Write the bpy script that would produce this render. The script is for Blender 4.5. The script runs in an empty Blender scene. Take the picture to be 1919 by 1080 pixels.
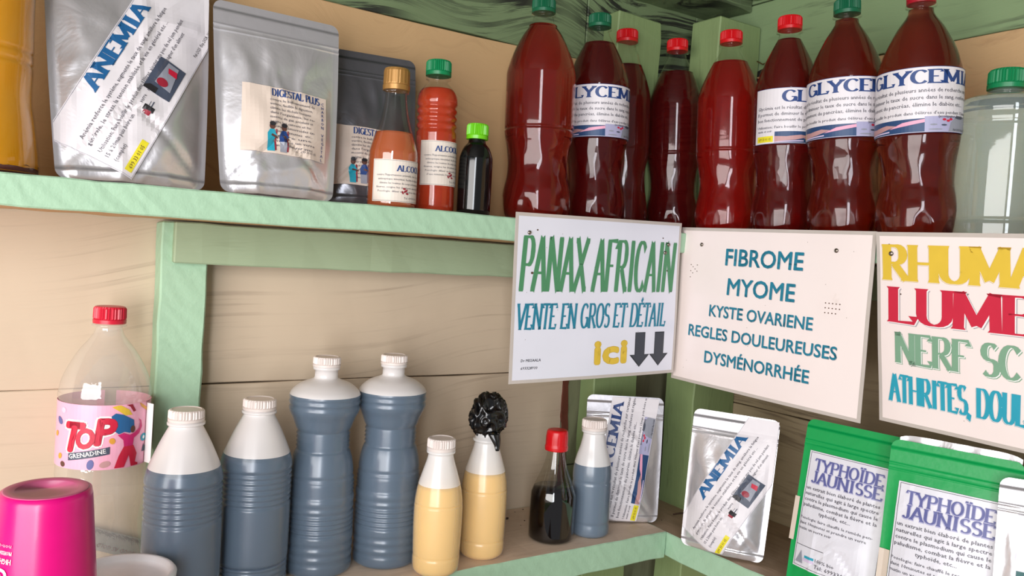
import bpy, bmesh, math, random
from mathutils import Vector, Matrix, noise
from math import sin, cos, pi, sqrt, exp, atan2, radians
sc = bpy.context.scene
COL = sc.collection
# ------------------------------------------------------------------ camera
F_PX = 1502.19
R = Matrix(((0.8363657, -0.02721501, -0.5474959), (-0.54474084, 0.0703085, -0.83565192), (0.06123589, 0.99715398, 0.04397849)))
cam_d = bpy.data.cameras.new('camera'); cam = bpy.data.objects.new('camera', cam_d); COL.objects.link(cam)
cam_d.sensor_width = 36; cam_d.lens = F_PX / 1919 * 36; cam_d.clip_start = .02
cam.matrix_world = R.to_4x4(); sc.camera = cam
def ray(px, py): return R @ Vector((px - 959.5, -(py - 540), -F_PX))
def on_x(px, py, x): r = ray(px, py); return r * (x / r.x)
def on_y(px, py, y): r = ray(px, py); return r * (y / r.y)
def pix(p): c = R.transposed() @ Vector(p); return 959.5 + F_PX * c.x / -c.z, 540 - F_PX * c.y / -c.z
def base_at(px, plane, val, z):
    """point on the plane y=val or x=val at height z that lies above or below pixel column px"""
    py = 500
    for _ in range(6):
        p = (on_y if plane == 'y' else on_x)(px, py, val); p = Vector((p.x, p.y, z)); py = pix(p)[1]
    return p
def on_shelf(px, py, z): r = ray(px, py); return r * (z / r.z)
# ------------------------------------------------------------------ light and exposure
sc.view_settings.view_transform = 'Standard'; sc.view_settings.look = 'None'
sc.view_settings.gamma = 1; sc.view_settings.use_curve_mapping = False
sc.view_settings.exposure = 0.3
wd = bpy.data.worlds.new('daylight'); sc.world = wd; wd.use_nodes = True
bg = wd.node_tree.nodes['Background']; bg.inputs[0].default_value = (.93, .95, 1, 1); bg.inputs[1].default_value = .2
def area(name, loc, target, sx, sy, power, col=(1, 1, 1)):
    l = bpy.data.lights.new(name, 'AREA'); l.shape = 'RECTANGLE'; l.size = sx; l.size_y = sy; l.energy = power; l.color = col
    o = bpy.data.objects.new(name, l); COL.objects.link(o); o.location = loc
    o.rotation_euler = (Vector(target) - Vector(loc)).to_track_quat('-Z', 'Y').to_euler()
    return o
area('open_hatch_daylight', (-.95, -.15, -.08), (.40, 1., -.20), 1.3, 1.1, 27, (1, .97, .95))
area('doorway_daylight', (-.85, -1.35, .15), (.9, 1., .05), .34, 1.7, 20, (.9, .94, 1))

# ------------------------------------------------------------------ materials
M = {}
def lin(c): return tuple((x / 255 / 12.92 if x / 255 <= .04045 else ((x / 255 + .055) / 1.055) ** 2.4) for x in c)
def new_mat(name):
    m = bpy.data.materials.new(name); m.use_nodes = True; nt = m.node_tree
    return m, nt, nt.nodes['Principled BSDF']
def N(nt, t, **kw):
    n = nt.nodes.new(t)
    for k, v in kw.items(): setattr(n, k, v)
    return n
def plain(name, rgb, rough=.5, metal=0, spec=.5, coat=0, bump=0, bscale=60, **kw):
    m, nt, b = new_mat(name); c = lin(rgb)
    b.inputs['Base Color'].default_value = (*c, 1); b.inputs['Roughness'].default_value = rough
    b.inputs['Metallic'].default_value = metal; b.inputs['Specular IOR Level'].default_value = spec
    b.inputs['Coat Weight'].default_value = coat
    for k, v in kw.items(): b.inputs[k].default_value = v
    no = N(nt, 'ShaderNodeTexNoise'); no.inputs['Scale'].default_value = bscale; tc = N(nt, 'ShaderNodeTexCoord')
    nt.links.new(tc.outputs['Object'], no.inputs['Vector'])
    mx = N(nt, 'ShaderNodeMix', data_type='RGBA', blend_type='MULTIPLY'); mx.inputs[0].default_value = .12
    mx.inputs[6].default_value = (*c, 1); nt.links.new(no.outputs['Fac'], mx.inputs[7]); nt.links.new(mx.outputs[2], b.inputs['Base Color'])
    if bump:
        bp = N(nt, 'ShaderNodeBump'); bp.inputs['Strength'].default_value = bump; bp.inputs['Distance'].default_value = .002
        nt.links.new(no.outputs['Fac'], bp.inputs['Height']); nt.links.new(bp.outputs[0], b.inputs['Normal'])
    M[name] = m; return m
def ramp(nt, a, b, ca=(0, 0, 0, 1), cb=(1, 1, 1, 1)):
    r = N(nt, 'ShaderNodeValToRGB'); e = r.color_ramp.elements
    e[0].position = a; e[0].color = ca; e[1].position = b; e[1].color = cb; return r
def painted(name, base, dirt, streak, vscale, warp=.15, wscale=2.5, st_lo=.60, st_hi=.72, st_amt=.6, dirt_amt=.5, rough=.6, bump=.35, axis_noise=2.0, dirt_lo=.5, mask=(.35, .62), saw=0):
    """brush-painted wood: long streaks bent by a slow warp, blotchy dirt, fine relief"""
    m, nt, b = new_mat(name); L = nt.links.new
    tc = N(nt, 'ShaderNodeTexCoord')
    wn = N(nt, 'ShaderNodeTexNoise'); wn.inputs['Scale'].default_value = wscale; wn.inputs['Detail'].default_value = 1; L(tc.outputs['Object'], wn.inputs['Vector'])
    sb = N(nt, 'ShaderNodeVectorMath', operation='SUBTRACT'); sb.inputs[1].default_value = (.5, .5, .5); L(wn.outputs['Color'], sb.inputs[0])
    ml = N(nt, 'ShaderNodeVectorMath', operation='SCALE'); ml.inputs['Scale'].default_value = warp; L(sb.outputs[0], ml.inputs[0])
    ad = N(nt, 'ShaderNodeVectorMath', operation='ADD'); L(tc.outputs['Object'], ad.inputs[0]); L(ml.outputs[0], ad.inputs[1])
    mp = N(nt, 'ShaderNodeMapping'); mp.inputs['Scale'].default_value = vscale; L(ad.outputs[0], mp.inputs['Vector'])
    s = N(nt, 'ShaderNodeTexNoise'); s.inputs['Scale'].default_value = 1; s.inputs['Detail'].default_value = 5; s.inputs['Roughness'].default_value = .65; L(mp.outputs[0], s.inputs['Vector'])
    sr = ramp(nt, st_lo, st_hi); L(s.outputs['Fac'], sr.inputs[0])
    d = N(nt, 'ShaderNodeTexNoise'); d.inputs['Scale'].default_value = axis_noise; d.inputs['Detail'].default_value = 6; d.inputs['Roughness'].default_value = .6; L(tc.outputs['Object'], d.inputs['Vector'])
    dr = ramp(nt, dirt_lo, dirt_lo + .25); L(d.outputs['Fac'], dr.inputs[0])
    # streak only where a second noise allows
    mk = N(nt, 'ShaderNodeMath', operation='MULTIPLY'); L(sr.outputs[0], mk.inputs[0])
    g = N(nt, 'ShaderNodeTexNoise'); g.inputs['Scale'].default_value = 5; L(tc.outputs['Object'], g.inputs['Vector']); gr = ramp(nt, *mask); L(g.outputs['Fac'], gr.inputs[0]); L(gr.outputs[0], mk.inputs[1])
    k1 = N(nt, 'ShaderNodeMath', operation='MULTIPLY'); L(mk.outputs[0], k1.inputs[0]); k1.inputs[1].default_value = st_amt
    k2 = N(nt, 'ShaderNodeMath', operation='MULTIPLY'); L(dr.outputs[0], k2.inputs[0]); k2.inputs[1].default_value = dirt_amt
    m1 = N(nt, 'ShaderNodeMix', data_type='RGBA'); m1.inputs[6].default_value = (*lin(base), 1); m1.inputs[7].default_value = (*lin(dirt), 1); L(k2.outputs[0], m1.inputs[0])
    m2 = N(nt, 'ShaderNodeMix', data_type='RGBA'); m2.inputs[7].default_value = (*lin(streak), 1); L(m1.outputs[2], m2.inputs[6]); L(k1.outputs[0], m2.inputs[0])
    L(m2.outputs[2], b.inputs['Base Color']); b.inputs['Roughness'].default_value = rough
    bp = N(nt, 'ShaderNodeBump'); bp.inputs['Strength'].default_value = bump; bp.inputs['Distance'].default_value = .003
    L(s.outputs['Fac'], bp.inputs['Height']); L(bp.outputs[0], b.inputs['Normal'])
    if saw:      # slanting saw marks left across the sawn edge
        w = N(nt, 'ShaderNodeTexWave', bands_direction='DIAGONAL'); w.inputs['Scale'].default_value = 26; w.inputs['Distortion'].default_value = 5; w.inputs['Detail'].default_value = 3; L(tc.outputs['Object'], w.inputs['Vector'])
        b2 = N(nt, 'ShaderNodeBump'); b2.inputs['Strength'].default_value = saw; b2.inputs['Distance'].default_value = .0015; L(w.outputs['Fac'], b2.inputs['Height']); L(bp.outputs[0], b2.inputs['Normal']); L(b2.outputs[0], b.inputs['Normal'])
    M[name] = m; return m
painted('cream_paint', (200, 181, 157), (178, 157, 134), (132, 112, 96), (3, 8, 170), warp=.30, wscale=1.6, st_lo=.54, st_hi=.74, st_amt=.5, dirt_amt=.5, bump=.15)
painted('cream_paint_up', (196, 160, 116), (176, 138, 98), (140, 104, 72), (6, 8, 60), warp=.25, wscale=6, st_lo=.56, st_hi=.68, st_amt=.5, dirt_amt=.4)
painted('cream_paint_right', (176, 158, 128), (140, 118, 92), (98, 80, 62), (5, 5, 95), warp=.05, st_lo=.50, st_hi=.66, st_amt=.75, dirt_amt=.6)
painted('green_paint', (162, 196, 166), (152, 184, 152), (126, 160, 130), (30, 30, 30), warp=.05, st_lo=.60, st_hi=.72, st_amt=.35, dirt_amt=.35, bump=.5, saw=.22)
painted('green_beam', (156, 174, 142), (140, 160, 122), (120, 132, 100), (5, 5, 60), warp=.1, st_lo=.58, st_hi=.7, st_amt=.35, dirt_amt=.5)
painted('green_dark_wall', (118, 136, 98), (98, 114, 80), (40, 42, 34), (7, 7, 110), warp=.45, wscale=2.4, st_lo=.47, st_hi=.56, st_amt=1.0, dirt_amt=.8, bump=.5, mask=(.32, .50), dirt_lo=.42)
painted('green_right_wall', (132, 154, 112), (112, 136, 96), (46, 48, 38), (5, 5, 80), warp=.10, st_lo=.54, st_hi=.66, st_amt=.6, dirt_amt=.5)
painted('green_post', (134, 154, 104), (112, 132, 88), (84, 96, 60), (60, 60, 6), warp=.05, st_lo=.6, st_hi=.7, st_amt=.4, dirt_amt=.5)
painted('green_mixed', (128, 124, 96), (104, 120, 90), (62, 56, 40), (40, 40, 6), warp=.08, st_lo=.5, st_hi=.68, st_amt=.6, dirt_amt=.8, dirt_lo=.42)
painted('teal_corner', (72, 120, 96), (56, 80, 62), (30, 34, 26), (40, 40, 5), warp=.08, st_lo=.5, st_hi=.66, st_amt=.8, dirt_amt=.7, dirt_lo=.4)
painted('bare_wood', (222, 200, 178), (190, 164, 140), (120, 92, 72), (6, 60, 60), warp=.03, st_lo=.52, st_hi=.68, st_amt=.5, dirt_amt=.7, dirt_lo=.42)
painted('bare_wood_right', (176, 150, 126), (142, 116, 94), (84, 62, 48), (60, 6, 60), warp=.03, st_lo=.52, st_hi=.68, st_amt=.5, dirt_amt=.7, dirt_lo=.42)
painted('raw_edge', (204, 160, 112), (170, 116, 72), (120, 76, 46), (5, 50, 80), st_amt=.5)
painted('sign_paper', (222, 222, 232), (206, 202, 210), (186, 176, 168), (14, 14, 14), warp=.1, st_lo=.66, st_hi=.74, st_amt=.4, dirt_amt=.35, rough=.22, bump=.03)
painted('sign_paper_warm', (240, 226, 222), (226, 208, 202), (190, 168, 150), (16, 16, 16), warp=.1, st_lo=.64, st_hi=.74, st_amt=.4, dirt_amt=.4, rough=.25, bump=.03)
painted('ground', (120, 96, 74), (96, 76, 58), (70, 56, 44), (4, 4, 4), st_amt=.4)
painted('roof_metal', (112, 110, 104), (90, 84, 76), (74, 60, 48), (4, 40, 4), st_amt=.4)
plain('laminate', (196, 186, 178), .25); plain('screw_metal', (150, 140, 130), .35, 1)
plain('nail_rust', (90, 62, 44), .7)
for n, c in dict(ink_black=(40, 38, 42), ink_grey=(92, 90, 100), ink_navy=(34, 66, 128), ink_blue=(30, 96, 150), ink_teal=(24, 126, 152), ink_teal_lt=(40, 160, 184),
                 ink_green=(74, 140, 96), ink_green_d=(60, 120, 80), ink_green_pale=(126, 166, 138), ink_yellow=(226, 190, 60), ink_yellow_hi=(238, 224, 50), ink_yellow_d=(206, 168, 48), ink_red=(204, 30, 62),
                 ink_red_d=(150, 30, 50), ink_halo=(176, 168, 172), ink_white=(246, 242, 240), ink_pink=(240, 170, 196), ink_magenta=(206, 30, 110), ink_purple=(92, 96, 154), ink_violet_pale=(176, 174, 206),
                 ink_skin=(196, 150, 150), ink_slate=(70, 78, 96), ink_photo_blue=(40, 72, 116), ink_photo_grey=(150, 152, 164), ink_arrow=(56, 60, 70), ink_arrow_d=(30, 32, 36), ink_brown=(96, 60, 50), ink_orange=(224, 160, 60), ink_lilac=(214, 196, 224)).items():
    plain(n, c, .45)
plain('paper_white', (232, 226, 230), .4); plain('paper_cream', (228, 216, 204), .5); plain('paper_beige', (222, 204, 190), .55)
plain('paper_pale', (226, 224, 232), .35)
plain('cap_green', (8, 128, 76), .35); plain('cap_green_dark', (18, 96, 64), .35); plain('cap_red', (206, 14, 24), .32); plain('cap_crimson', (170, 16, 40), .35)
plain('cap_lime', (110, 200, 24), .3); plain('cap_gold', (176, 130, 70), .35, .4); plain('cap_white', (226, 214, 208), .35); plain('cap_pinkred', (206, 30, 56), .35)
plain('cup_magenta', (216, 0, 118), .28, coat=.1); plain('cup_base', (196, 90, 130), .4)
plain('white_plastic', (240, 242, 246), .3); plain('black_glass', (8, 9, 10), .12, coat=.4)
plain('strip_grey', (128, 132, 130), .5); plain('strip_dark', (52, 62, 66), .7, bump=1, bscale=500)
plain('pouch_green', (0, 158, 78), .42, bump=.15, bscale=120); plain('pouch_window', (216, 200, 184), .4)
plain('sediment', (80, 26, 12), .8); plain('dirt', (64, 44, 32), .9); plain('resin_red', (104, 52, 38), .6, bump=1)
plain('wire_metal', (150, 120, 90), .4, 1); plain('dark_gap', (22, 20, 20), .9)
def foil(name, rgb, rough, bscale=18, bstr=.35):
    m, nt, b = new_mat(name); L = nt.links.new
    b.inputs['Base Color'].default_value = (*lin(rgb), 1); b.inputs['Metallic'].default_value = .68; b.inputs['Roughness'].default_value = rough
    tc = N(nt, 'ShaderNodeTexCoord'); no = N(nt, 'ShaderNodeTexNoise'); no.inputs['Scale'].default_value = bscale; no.inputs['Detail'].default_value = 4; no.inputs['Distortion'].default_value = .8
    L(tc.outputs['Object'], no.inputs['Vector']); bp = N(nt, 'ShaderNodeBump'); bp.inputs['Strength'].default_value = bstr; bp.inputs['Distance'].default_value = .006
    L(no.outputs['Fac'], bp.inputs['Height']); L(bp.outputs[0], b.inputs['Normal']); M[name] = m
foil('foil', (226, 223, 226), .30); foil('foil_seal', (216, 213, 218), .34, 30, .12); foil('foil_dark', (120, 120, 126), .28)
def shell(name, tint=(1, 1, 1), gloss=.05, haze=0.0, rough=.04, transl=0.0, hazecol=(1, 1, 1), bump=0):
    """thin plastic wall: mostly see-through with a fresnel sheen, optional milky scatter"""
    m, nt, b = new_mat(name); L = nt.links.new; nt.nodes.remove(b); out = nt.nodes['Material Output']
    tr = N(nt, 'ShaderNodeBsdfTransparent'); tr.inputs[0].default_value = (*tint, 1)
    gl = N(nt, 'ShaderNodeBsdfGlossy'); gl.inputs['Roughness'].default_value = rough
    fr = N(nt, 'ShaderNodeFresnel'); fr.inputs['IOR'].default_value = 1.5
    ad = N(nt, 'ShaderNodeMath', operation='ADD'); ad.inputs[1].default_value = gloss; L(fr.outputs[0], ad.inputs[0])
    ge = N(nt, 'ShaderNodeNewGeometry'); inv = N(nt, 'ShaderNodeMath', operation='SUBTRACT'); inv.inputs[0].default_value = 1; L(ge.outputs['Backfacing'], inv.inputs[1])
    fm = N(nt, 'ShaderNodeMath', operation='MULTIPLY'); L(ad.outputs[0], fm.inputs[0]); L(inv.outputs[0], fm.inputs[1])
    base = tr.outputs[0]
    if haze or transl:
        df = N(nt, 'ShaderNodeBsdfDiffuse'); df.inputs[0].default_value = (*hazecol, 1)
        tl = N(nt, 'ShaderNodeBsdfTranslucent'); tl.inputs[0].default_value = (*hazecol, 1)
        m1 = N(nt, 'ShaderNodeMixShader'); m1.inputs[0].default_value = transl / max(1e-6, haze + transl); L(df.outputs[0], m1.inputs[1]); L(tl.outputs[0], m1.inputs[2])
        m2 = N(nt, 'ShaderNodeMixShader'); m2.inputs[0].default_value = haze + transl; L(tr.outputs[0], m2.inputs[1]); L(m1.outputs[0], m2.inputs[2]); base = m2.outputs[0]
    mx = N(nt, 'ShaderNodeMixShader'); L(fm.outputs[0], mx.inputs[0]); L(base, mx.inputs[1]); L(gl.outputs[0], mx.inputs[2]); L(mx.outputs[0], out.inputs['Surface'])
    tc = N(nt, 'ShaderNodeTexCoord'); no = N(nt, 'ShaderNodeTexNoise'); no.inputs['Scale'].default_value = 90
    L(tc.outputs['Object'], no.inputs['Vector']); bp = N(nt, 'ShaderNodeBump'); bp.inputs['Strength'].default_value = bump + .02; bp.inputs['Distance'].default_value = .002
    L(no.outputs['Fac'], bp.inputs['Height']); L(bp.outputs[0], gl.inputs['Normal']); M[name] = m
shell('pet_clear', (.98, .98, .97), .0, haze=.002)
shell('pet_empty', (.96, .95, .93), .07, haze=.13, hazecol=(.98, .96, .93), bump=.15)
shell('glass_clear', (.93, .93, .9), .05)
shell('pet_jug', (.86, .93, .9), .03, haze=.10, hazecol=(.8, .88, .84))
shell('hdpe_milky', (.95, .95, .95), .02, haze=.62, transl=.27, rough=.28, hazecol=(1, .96, .95))
shell('hdpe_wetted', (.85, .9, 1), .01, haze=.17, transl=.02, rough=.22, hazecol=(.55, .76, 1))
shell('hdpe_white', (.98, .97, .95), .02, haze=.62, transl=.28, rough=.25, hazecol=(1, .98, .97))
shell('hdpe_white_wetted', (.95, .95, .95), .01, haze=.22, transl=.05, rough=.22, hazecol=(.96, .92, .9))
shell('hdpe_blue_wetted', (.9, .95, 1), .01, haze=.16, transl=.02, rough=.22, hazecol=(.70, .84, 1))
def liquid(name, rgb, absorb, density, mix=.5, rough=.05, ior=1.33):
    """body colour from suspended matter mixed with clear, light-absorbing fluid"""
    m, nt, b = new_mat(name); L = nt.links.new; out = nt.nodes['Material Output']
    b.inputs['Base Color'].default_value = (*lin(rgb), 1); b.inputs['Roughness'].default_value = .12; b.inputs['Specular IOR Level'].default_value = .3
    g = N(nt, 'ShaderNodeBsdfRefraction'); g.inputs['IOR'].default_value = ior; g.inputs['Roughness'].default_value = rough; g.inputs[0].default_value = (1, 1, 1, 1)
    mx = N(nt, 'ShaderNodeMixShader'); mx.inputs[0].default_value = mix; L(b.outputs[0], mx.inputs[1]); L(g.outputs[0], mx.inputs[2]); L(mx.outputs[0], out.inputs['Surface'])
    v = N(nt, 'ShaderNodeVolumeAbsorption'); v.inputs[0].default_value = (*absorb, 1); v.inputs['Density'].default_value = density; L(v.outputs[0], out.inputs['Volume'])
    M[name] = m
liquid('liquid_red', (108, 8, 3), (.93, .25, .08), 28, .55)
liquid('liquid_wine', (84, 4, 5), (.90, .20, .12), 34, .5)
liquid('liquid_brightred', (140, 4, 4), (.95, .22, .08), 28, .5)
liquid('liquid_brown', (84, 7, 2), (.96, .40, .06), 34, .5)
liquid('liquid_orange', (206, 104, 60), (.97, .6, .3), 10, .4)
liquid('liquid_orangered', (196, 58, 26), (.97, .42, .12), 14, .4)
liquid('liquid_amber', (230, 158, 14), (.99, .8, .1), 6, .25)
liquid('liquid_water', (190, 200, 196), (.9, .96, .93), 4, .85, rough=.08)
plain('liquid_black', (8, 4, 6), .05, spec=.2); plain('liquid_dark', (22, 22, 30), .4); plain('liquid_bluegrey', (44, 66, 84), .4); plain('liquid_milk', (252, 200, 56), .5)
plain('bag_black', (12, 12, 14), .22, coat=.3)

# ------------------------------------------------------------------ builders
LAST = ['']
def link(name, me, mat, parent=None):
    o = bpy.data.objects.new(name, me); COL.objects.link(o); LAST[0] = o.name
    for m in (mat if isinstance(mat, (list, tuple)) else [mat]): me.materials.append(M[m] if isinstance(m, str) else m)
    if parent is not None: o.parent = parent
    return o
def obj(name, bm, mat, parent=None, smooth=False):
    me = bpy.data.meshes.new(name); bm.to_mesh(me); bm.free()
    if smooth: me.polygons.foreach_set('use_smooth', [True] * len(me.polygons))
    return link(name, me, mat, parent)
def thing(name, label, cat, loc=(0, 0, 0), rot=(0, 0, 0), group=None):
    o = bpy.data.objects.new(name, None); COL.objects.link(o); o.empty_display_size = .02
    o.location = loc; o.rotation_euler = rot; o['label'] = label; o['category'] = cat
    if group: o['group'] = group
    return o
def tag(o, label, cat, group=None):
    o['label'] = label; o['category'] = cat
    if group: o['group'] = group
    return o
def board(lo, hi, seg=.02, jit=.0006, bev=.0015, mats=None, seed=0):
    """rough-sawn board: subdivided box with uneven arrises"""
    bm = bmesh.new(); lo = Vector(lo); hi = Vector(hi)
    bmesh.ops.create_cube(bm, size=1, matrix=Matrix.Translation((lo + hi) / 2) @ Matrix.Diagonal(Vector((*(hi - lo), 1))))
    d = hi - lo; ax = max(range(3), key=lambda i: d[i]); n = min(60, max(1, int(d[ax] / seg)))
    no = Vector((0, 0, 0)); no[ax] = 1
    if bev: bmesh.ops.bevel(bm, geom=[e for e in bm.edges], offset=bev, segments=1, affect='EDGES')
    for i in range(1, n):
        c = lo.copy(); c[ax] = lo[ax] + d[ax] * i / n
        bmesh.ops.bisect_plane(bm, geom=bm.verts[:] + bm.edges[:] + bm.faces[:], plane_co=c, plane_no=no)
    for v in bm.verts:
        q = v.co * 40 + Vector((seed, seed * 2, 0)); v.co += noise.noise_vector(q) * jit * 2 + noise.noise_vector(q * .15) * jit * 2
    if mats:
        bm.normal_update()
        for f in bm.faces: f.material_index = mats(f)
    return bm
def lathe(prof, n=40, mod=None, cap0=True, cap1=True):
    """prof: [(r,z)...] bottom to top; mod(r,z,theta)->r"""
    bm = bmesh.new(); rings = []
    for r, z in prof:
        ring = []
        for i in range(n):
            a = 2 * pi * i / n; rr, zz = r, z
            if mod: 
                q = mod(r, z, a); rr, zz = q if isinstance(q, tuple) else (q, z)
            ring.append(bm.verts.new((rr * cos(a), rr * sin(a), zz)))
        rings.append(ring)
    for a, b in zip(rings, rings[1:]):
        for i in range(n): bm.faces.new((a[i], a[(i + 1) % n], b[(i + 1) % n], b[i]))
    if cap0: bm.faces.new(rings[0][::-1])
    if cap1: bm.faces.new(rings[-1])
    return bm
def smooth_prof(pts, step=.004):
    """Catmull-Rom resample of (r,z) points"""
    out = []
    P = [pts[0]] + list(pts) + [pts[-1]]
    for i in range(1, len(P) - 2):
        p0, p1, p2, p3 = P[i - 1:i + 3]; L = math.hypot(p2[0] - p1[0], p2[1] - p1[1]); k = max(1, int(L / step))
        for j in range(k):
            t = j / k
            out.append(tuple(.5 * (2 * p1[c] + (p2[c] - p0[c]) * t + (2 * p0[c] - 5 * p1[c] + 4 * p2[c] - p3[c]) * t * t + (3 * p1[c] - p0[c] - 3 * p2[c] + p3[c]) * t ** 3) for c in (0, 1)))
    out.append(pts[-1]); return [(max(.0005, r), z) for r, z in out]
def cap_mesh(r, h, z0, ribs=40, n=80, ridge=.0006, top_dish=0.0):
    pr = [(r * 1.03, z0), (r * 1.04, z0 + h * .22), (r * .985, z0 + h * .25), (r, z0 + h * .30), (r * .985, z0 + h * .86), (r * .93, z0 + h * .97), (r * .84, z0 + h), (r * .8, z0 + h - top_dish), (.001, z0 + h - top_dish)]
    def mod(rr, z, a):
        t = (z - z0) / h
        return rr + (ridge * (1 if sin(a * ribs) > 0 else -1) if .28 < t < .9 and rr > r * .9 else 0)
    return lathe(pr, n, mod)
def two_tone(o, zfill, mat):
    o.data.materials.append(M[mat])
    for p in o.data.polygons:
        if p.center.z < zfill: p.material_index = 1
def tube(pts, r, n=8):
    bm = bmesh.new(); rings = []; pts = [Vector(p) for p in pts]
    for i, p in enumerate(pts):
        t = (pts[min(i + 1, len(pts) - 1)] - pts[max(i - 1, 0)]).normalized(); u = t.orthogonal().normalized(); w = t.cross(u)
        rings.append([bm.verts.new(p + (u * cos(2 * pi * k / n) + w * sin(2 * pi * k / n)) * r) for k in range(n)])
    for a, b in zip(rings, rings[1:]):
        for k in range(n): bm.faces.new((a[k], a[(k + 1) % n], b[(k + 1) % n], b[k]))
    bm.faces.new(rings[0][::-1]); bm.faces.new(rings[-1]); return bm

# ---- slab-serif capitals drawn as strokes -----------------------------------
def arc(cx, cy, rx, ry, a0, a1, n=10): return [(cx + rx * cos(radians(a0 + (a1 - a0) * i / n)), cy + ry * sin(radians(a0 + (a1 - a0) * i / n))) for i in range(n + 1)]
G = {
 'A': (.9, [[(.08, 0), (.45, 1)], [(.45, 1), (.82, 0)], [(.2, .33), (.7, .33)]]), 'B': (.8, [[(.14, 0), (.14, 1)], [(.14, 1)] + arc(.42, .76, .26, .24, 90, -90) + [(.14, .52)], [(.14, .52)] + arc(.44, .26, .30, .26, 90, -90) + [(.14, 0)]]),
 'C': (.85, [arc(.47, .5, .37, .5, 42, 318, 16)]), 'D': (.9, [[(.14, 0), (.14, 1)], [(.14, 1)] + arc(.4, .5, .42, .5, 90, -90, 14) + [(.14, 0)]]),
 'E': (.78, [[(.14, 0), (.14, 1)], [(.14, 1), (.68, 1), (.68, .84)], [(.14, .5), (.52, .5)], [(.14, 0), (.7, 0), (.7, .18)]]), 'F': (.74, [[(.14, 0), (.14, 1)], [(.14, 1), (.68, 1), (.68, .84)], [(.14, .5), (.52, .5)]]),
 'G': (.92, [arc(.47, .5, .37, .5, 42, 330, 16), [(.8, .02), (.8, .42)], [(.56, .42), (.86, .42)]]), 'H': (.95, [[(.14, 0), (.14, 1)], [(.8, 0), (.8, 1)], [(.14, .5), (.8, .5)]]),
 'I': (.52, [[(.27, 0), (.27, 1)]]), 'J': (.6, [[(.44, 1), (.44, .25)] + arc(.26, .22, .18, .22, 0, -160, 8)]), 'L': (.74, [[(.14, 0), (.14, 1)], [(.14, 0), (.68, 0), (.68, .2)]]),
 'M': (1.1, [[(.12, 0), (.14, 1)], [(.14, 1), (.54, .12)], [(.54, .12), (.94, 1)], [(.94, 1), (.97, 0)]]), 'N': (.95, [[(.14, 0), (.14, 1)], [(.14, 1), (.8, 0)], [(.8, 0), (.8, 1)]]),
 'O': (.94, [arc(.47, .5, .37, .5, 0, 360, 22)]), 'P': (.78, [[(.14, 0), (.14, 1)], [(.14, 1)] + arc(.42, .74, .26, .26, 90, -90) + [(.14, .48)]]),
 'R': (.86, [[(.14, 0), (.14, 1)], [(.14, 1)] + arc(.42, .74, .26, .26, 90, -90) + [(.14, .48)], [(.38, .48), (.78, 0)]]), 'S': (.72, [arc(.37, .75, .25, .25, 35, 270, 10) + arc(.37, .25, .27, .25, 90, -145, 10)]),
 'T': (.8, [[(.4, 0), (.4, 1)], [(.05, .84), (.05, 1), (.75, 1), (.75, .84)]]), 'U': (.92, [[(.14, 1), (.14, .3)] + arc(.46, .3, .32, .3, 180, 360, 10) + [(.78, .3), (.78, 1)]]),
 'V': (.88, [[(.06, 1), (.43, 0)], [(.43, 0), (.82, 1)]]), 'X': (.86, [[(.08, 0), (.78, 1)], [(.08, 1), (.78, 0)]]), 'Y': (.84, [[(.4, 0), (.4, .45)], [(.4, .45), (.06, 1)], [(.4, .45), (.76, 1)]]),
 "'": (.2, [[(.1, 1), (.08, .74)]]), ',': (.24, [[(.14, .06), (.06, -.18)]]), ' ': (.45, []), }
ACC = {'É': ('E', [[(.32, 1.08), (.5, 1.25)]]), 'Ï': ('I', [[(.13, 1.1), (.13, 1.22)], [(.41, 1.1), (.41, 1.22)]])}
def slab_polys(s, T=.16, t=.055, serif=.13):
    out = []; x = 0
    for ch in s:
        acc = []
        if ch in ACC: ch, acc = ACC[ch]
        w, strokes = G[ch]
        for st in list(strokes) + list(acc):
            P = [Vector(p) for p in st]; Lft = []; Rgt = []
            for i, p in enumerate(P):
                d = (P[min(i + 1, len(P) - 1)] - P[max(i - 1, 0)]).normalized()
                th = (t + (T - t) * abs(d.y) ** 1.3) / 2; nrm = Vector((-d.y, d.x))
                Lft.append(p + nrm * th); Rgt.append(p - nrm * th)
            for i in range(len(P) - 1): out.append([(q.x + x, q.y) for q in (Rgt[i], Rgt[i + 1], Lft[i + 1], Lft[i])])
            for p, o in ((P[0], P[1]), (P[-1], P[-2])):
                if serif and abs((p - o).normalized().y) > .6 and ch not in "COSG',":
                    if abs(p.y) < .01: out.append([(x + p.x - serif, -t / 2), (x + p.x + serif, -t / 2), (x + p.x + T * .4, t * 1.6), (x + p.x - T * .4, t * 1.6)])
                    if abs(p.y - 1) < .01 and ch != 'A' : out.append([(x + p.x - T * .4, 1 - t * 1.6), (x + p.x + T * .4, 1 - t * 1.6), (x + p.x + serif, 1 + t / 2), (x + p.x - serif, 1 + t / 2)])
        x += w
    return out, x
TXT = {}
def sans_mesh(s, res):
    k = (s, res)
    if k not in TXT:
        c = bpy.data.curves.new('t', 'FONT'); c.body = s; c.size = 1; c.resolution_u = res; c.fill_mode = 'FRONT' if hasattr(c, 'fill_mode') else c.fill_mode
        o = bpy.data.objects.new('t', c); me = bpy.data.meshes.new_from_object(o)
        V = [(v.co.x, v.co.y) for v in me.vertices]; P = [tuple(p.vertices) for p in me.polygons]
        bpy.data.objects.remove(o); bpy.data.curves.remove(c); bpy.data.meshes.remove(me); TXT[k] = (V, P)
    return TXT[k]
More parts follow.
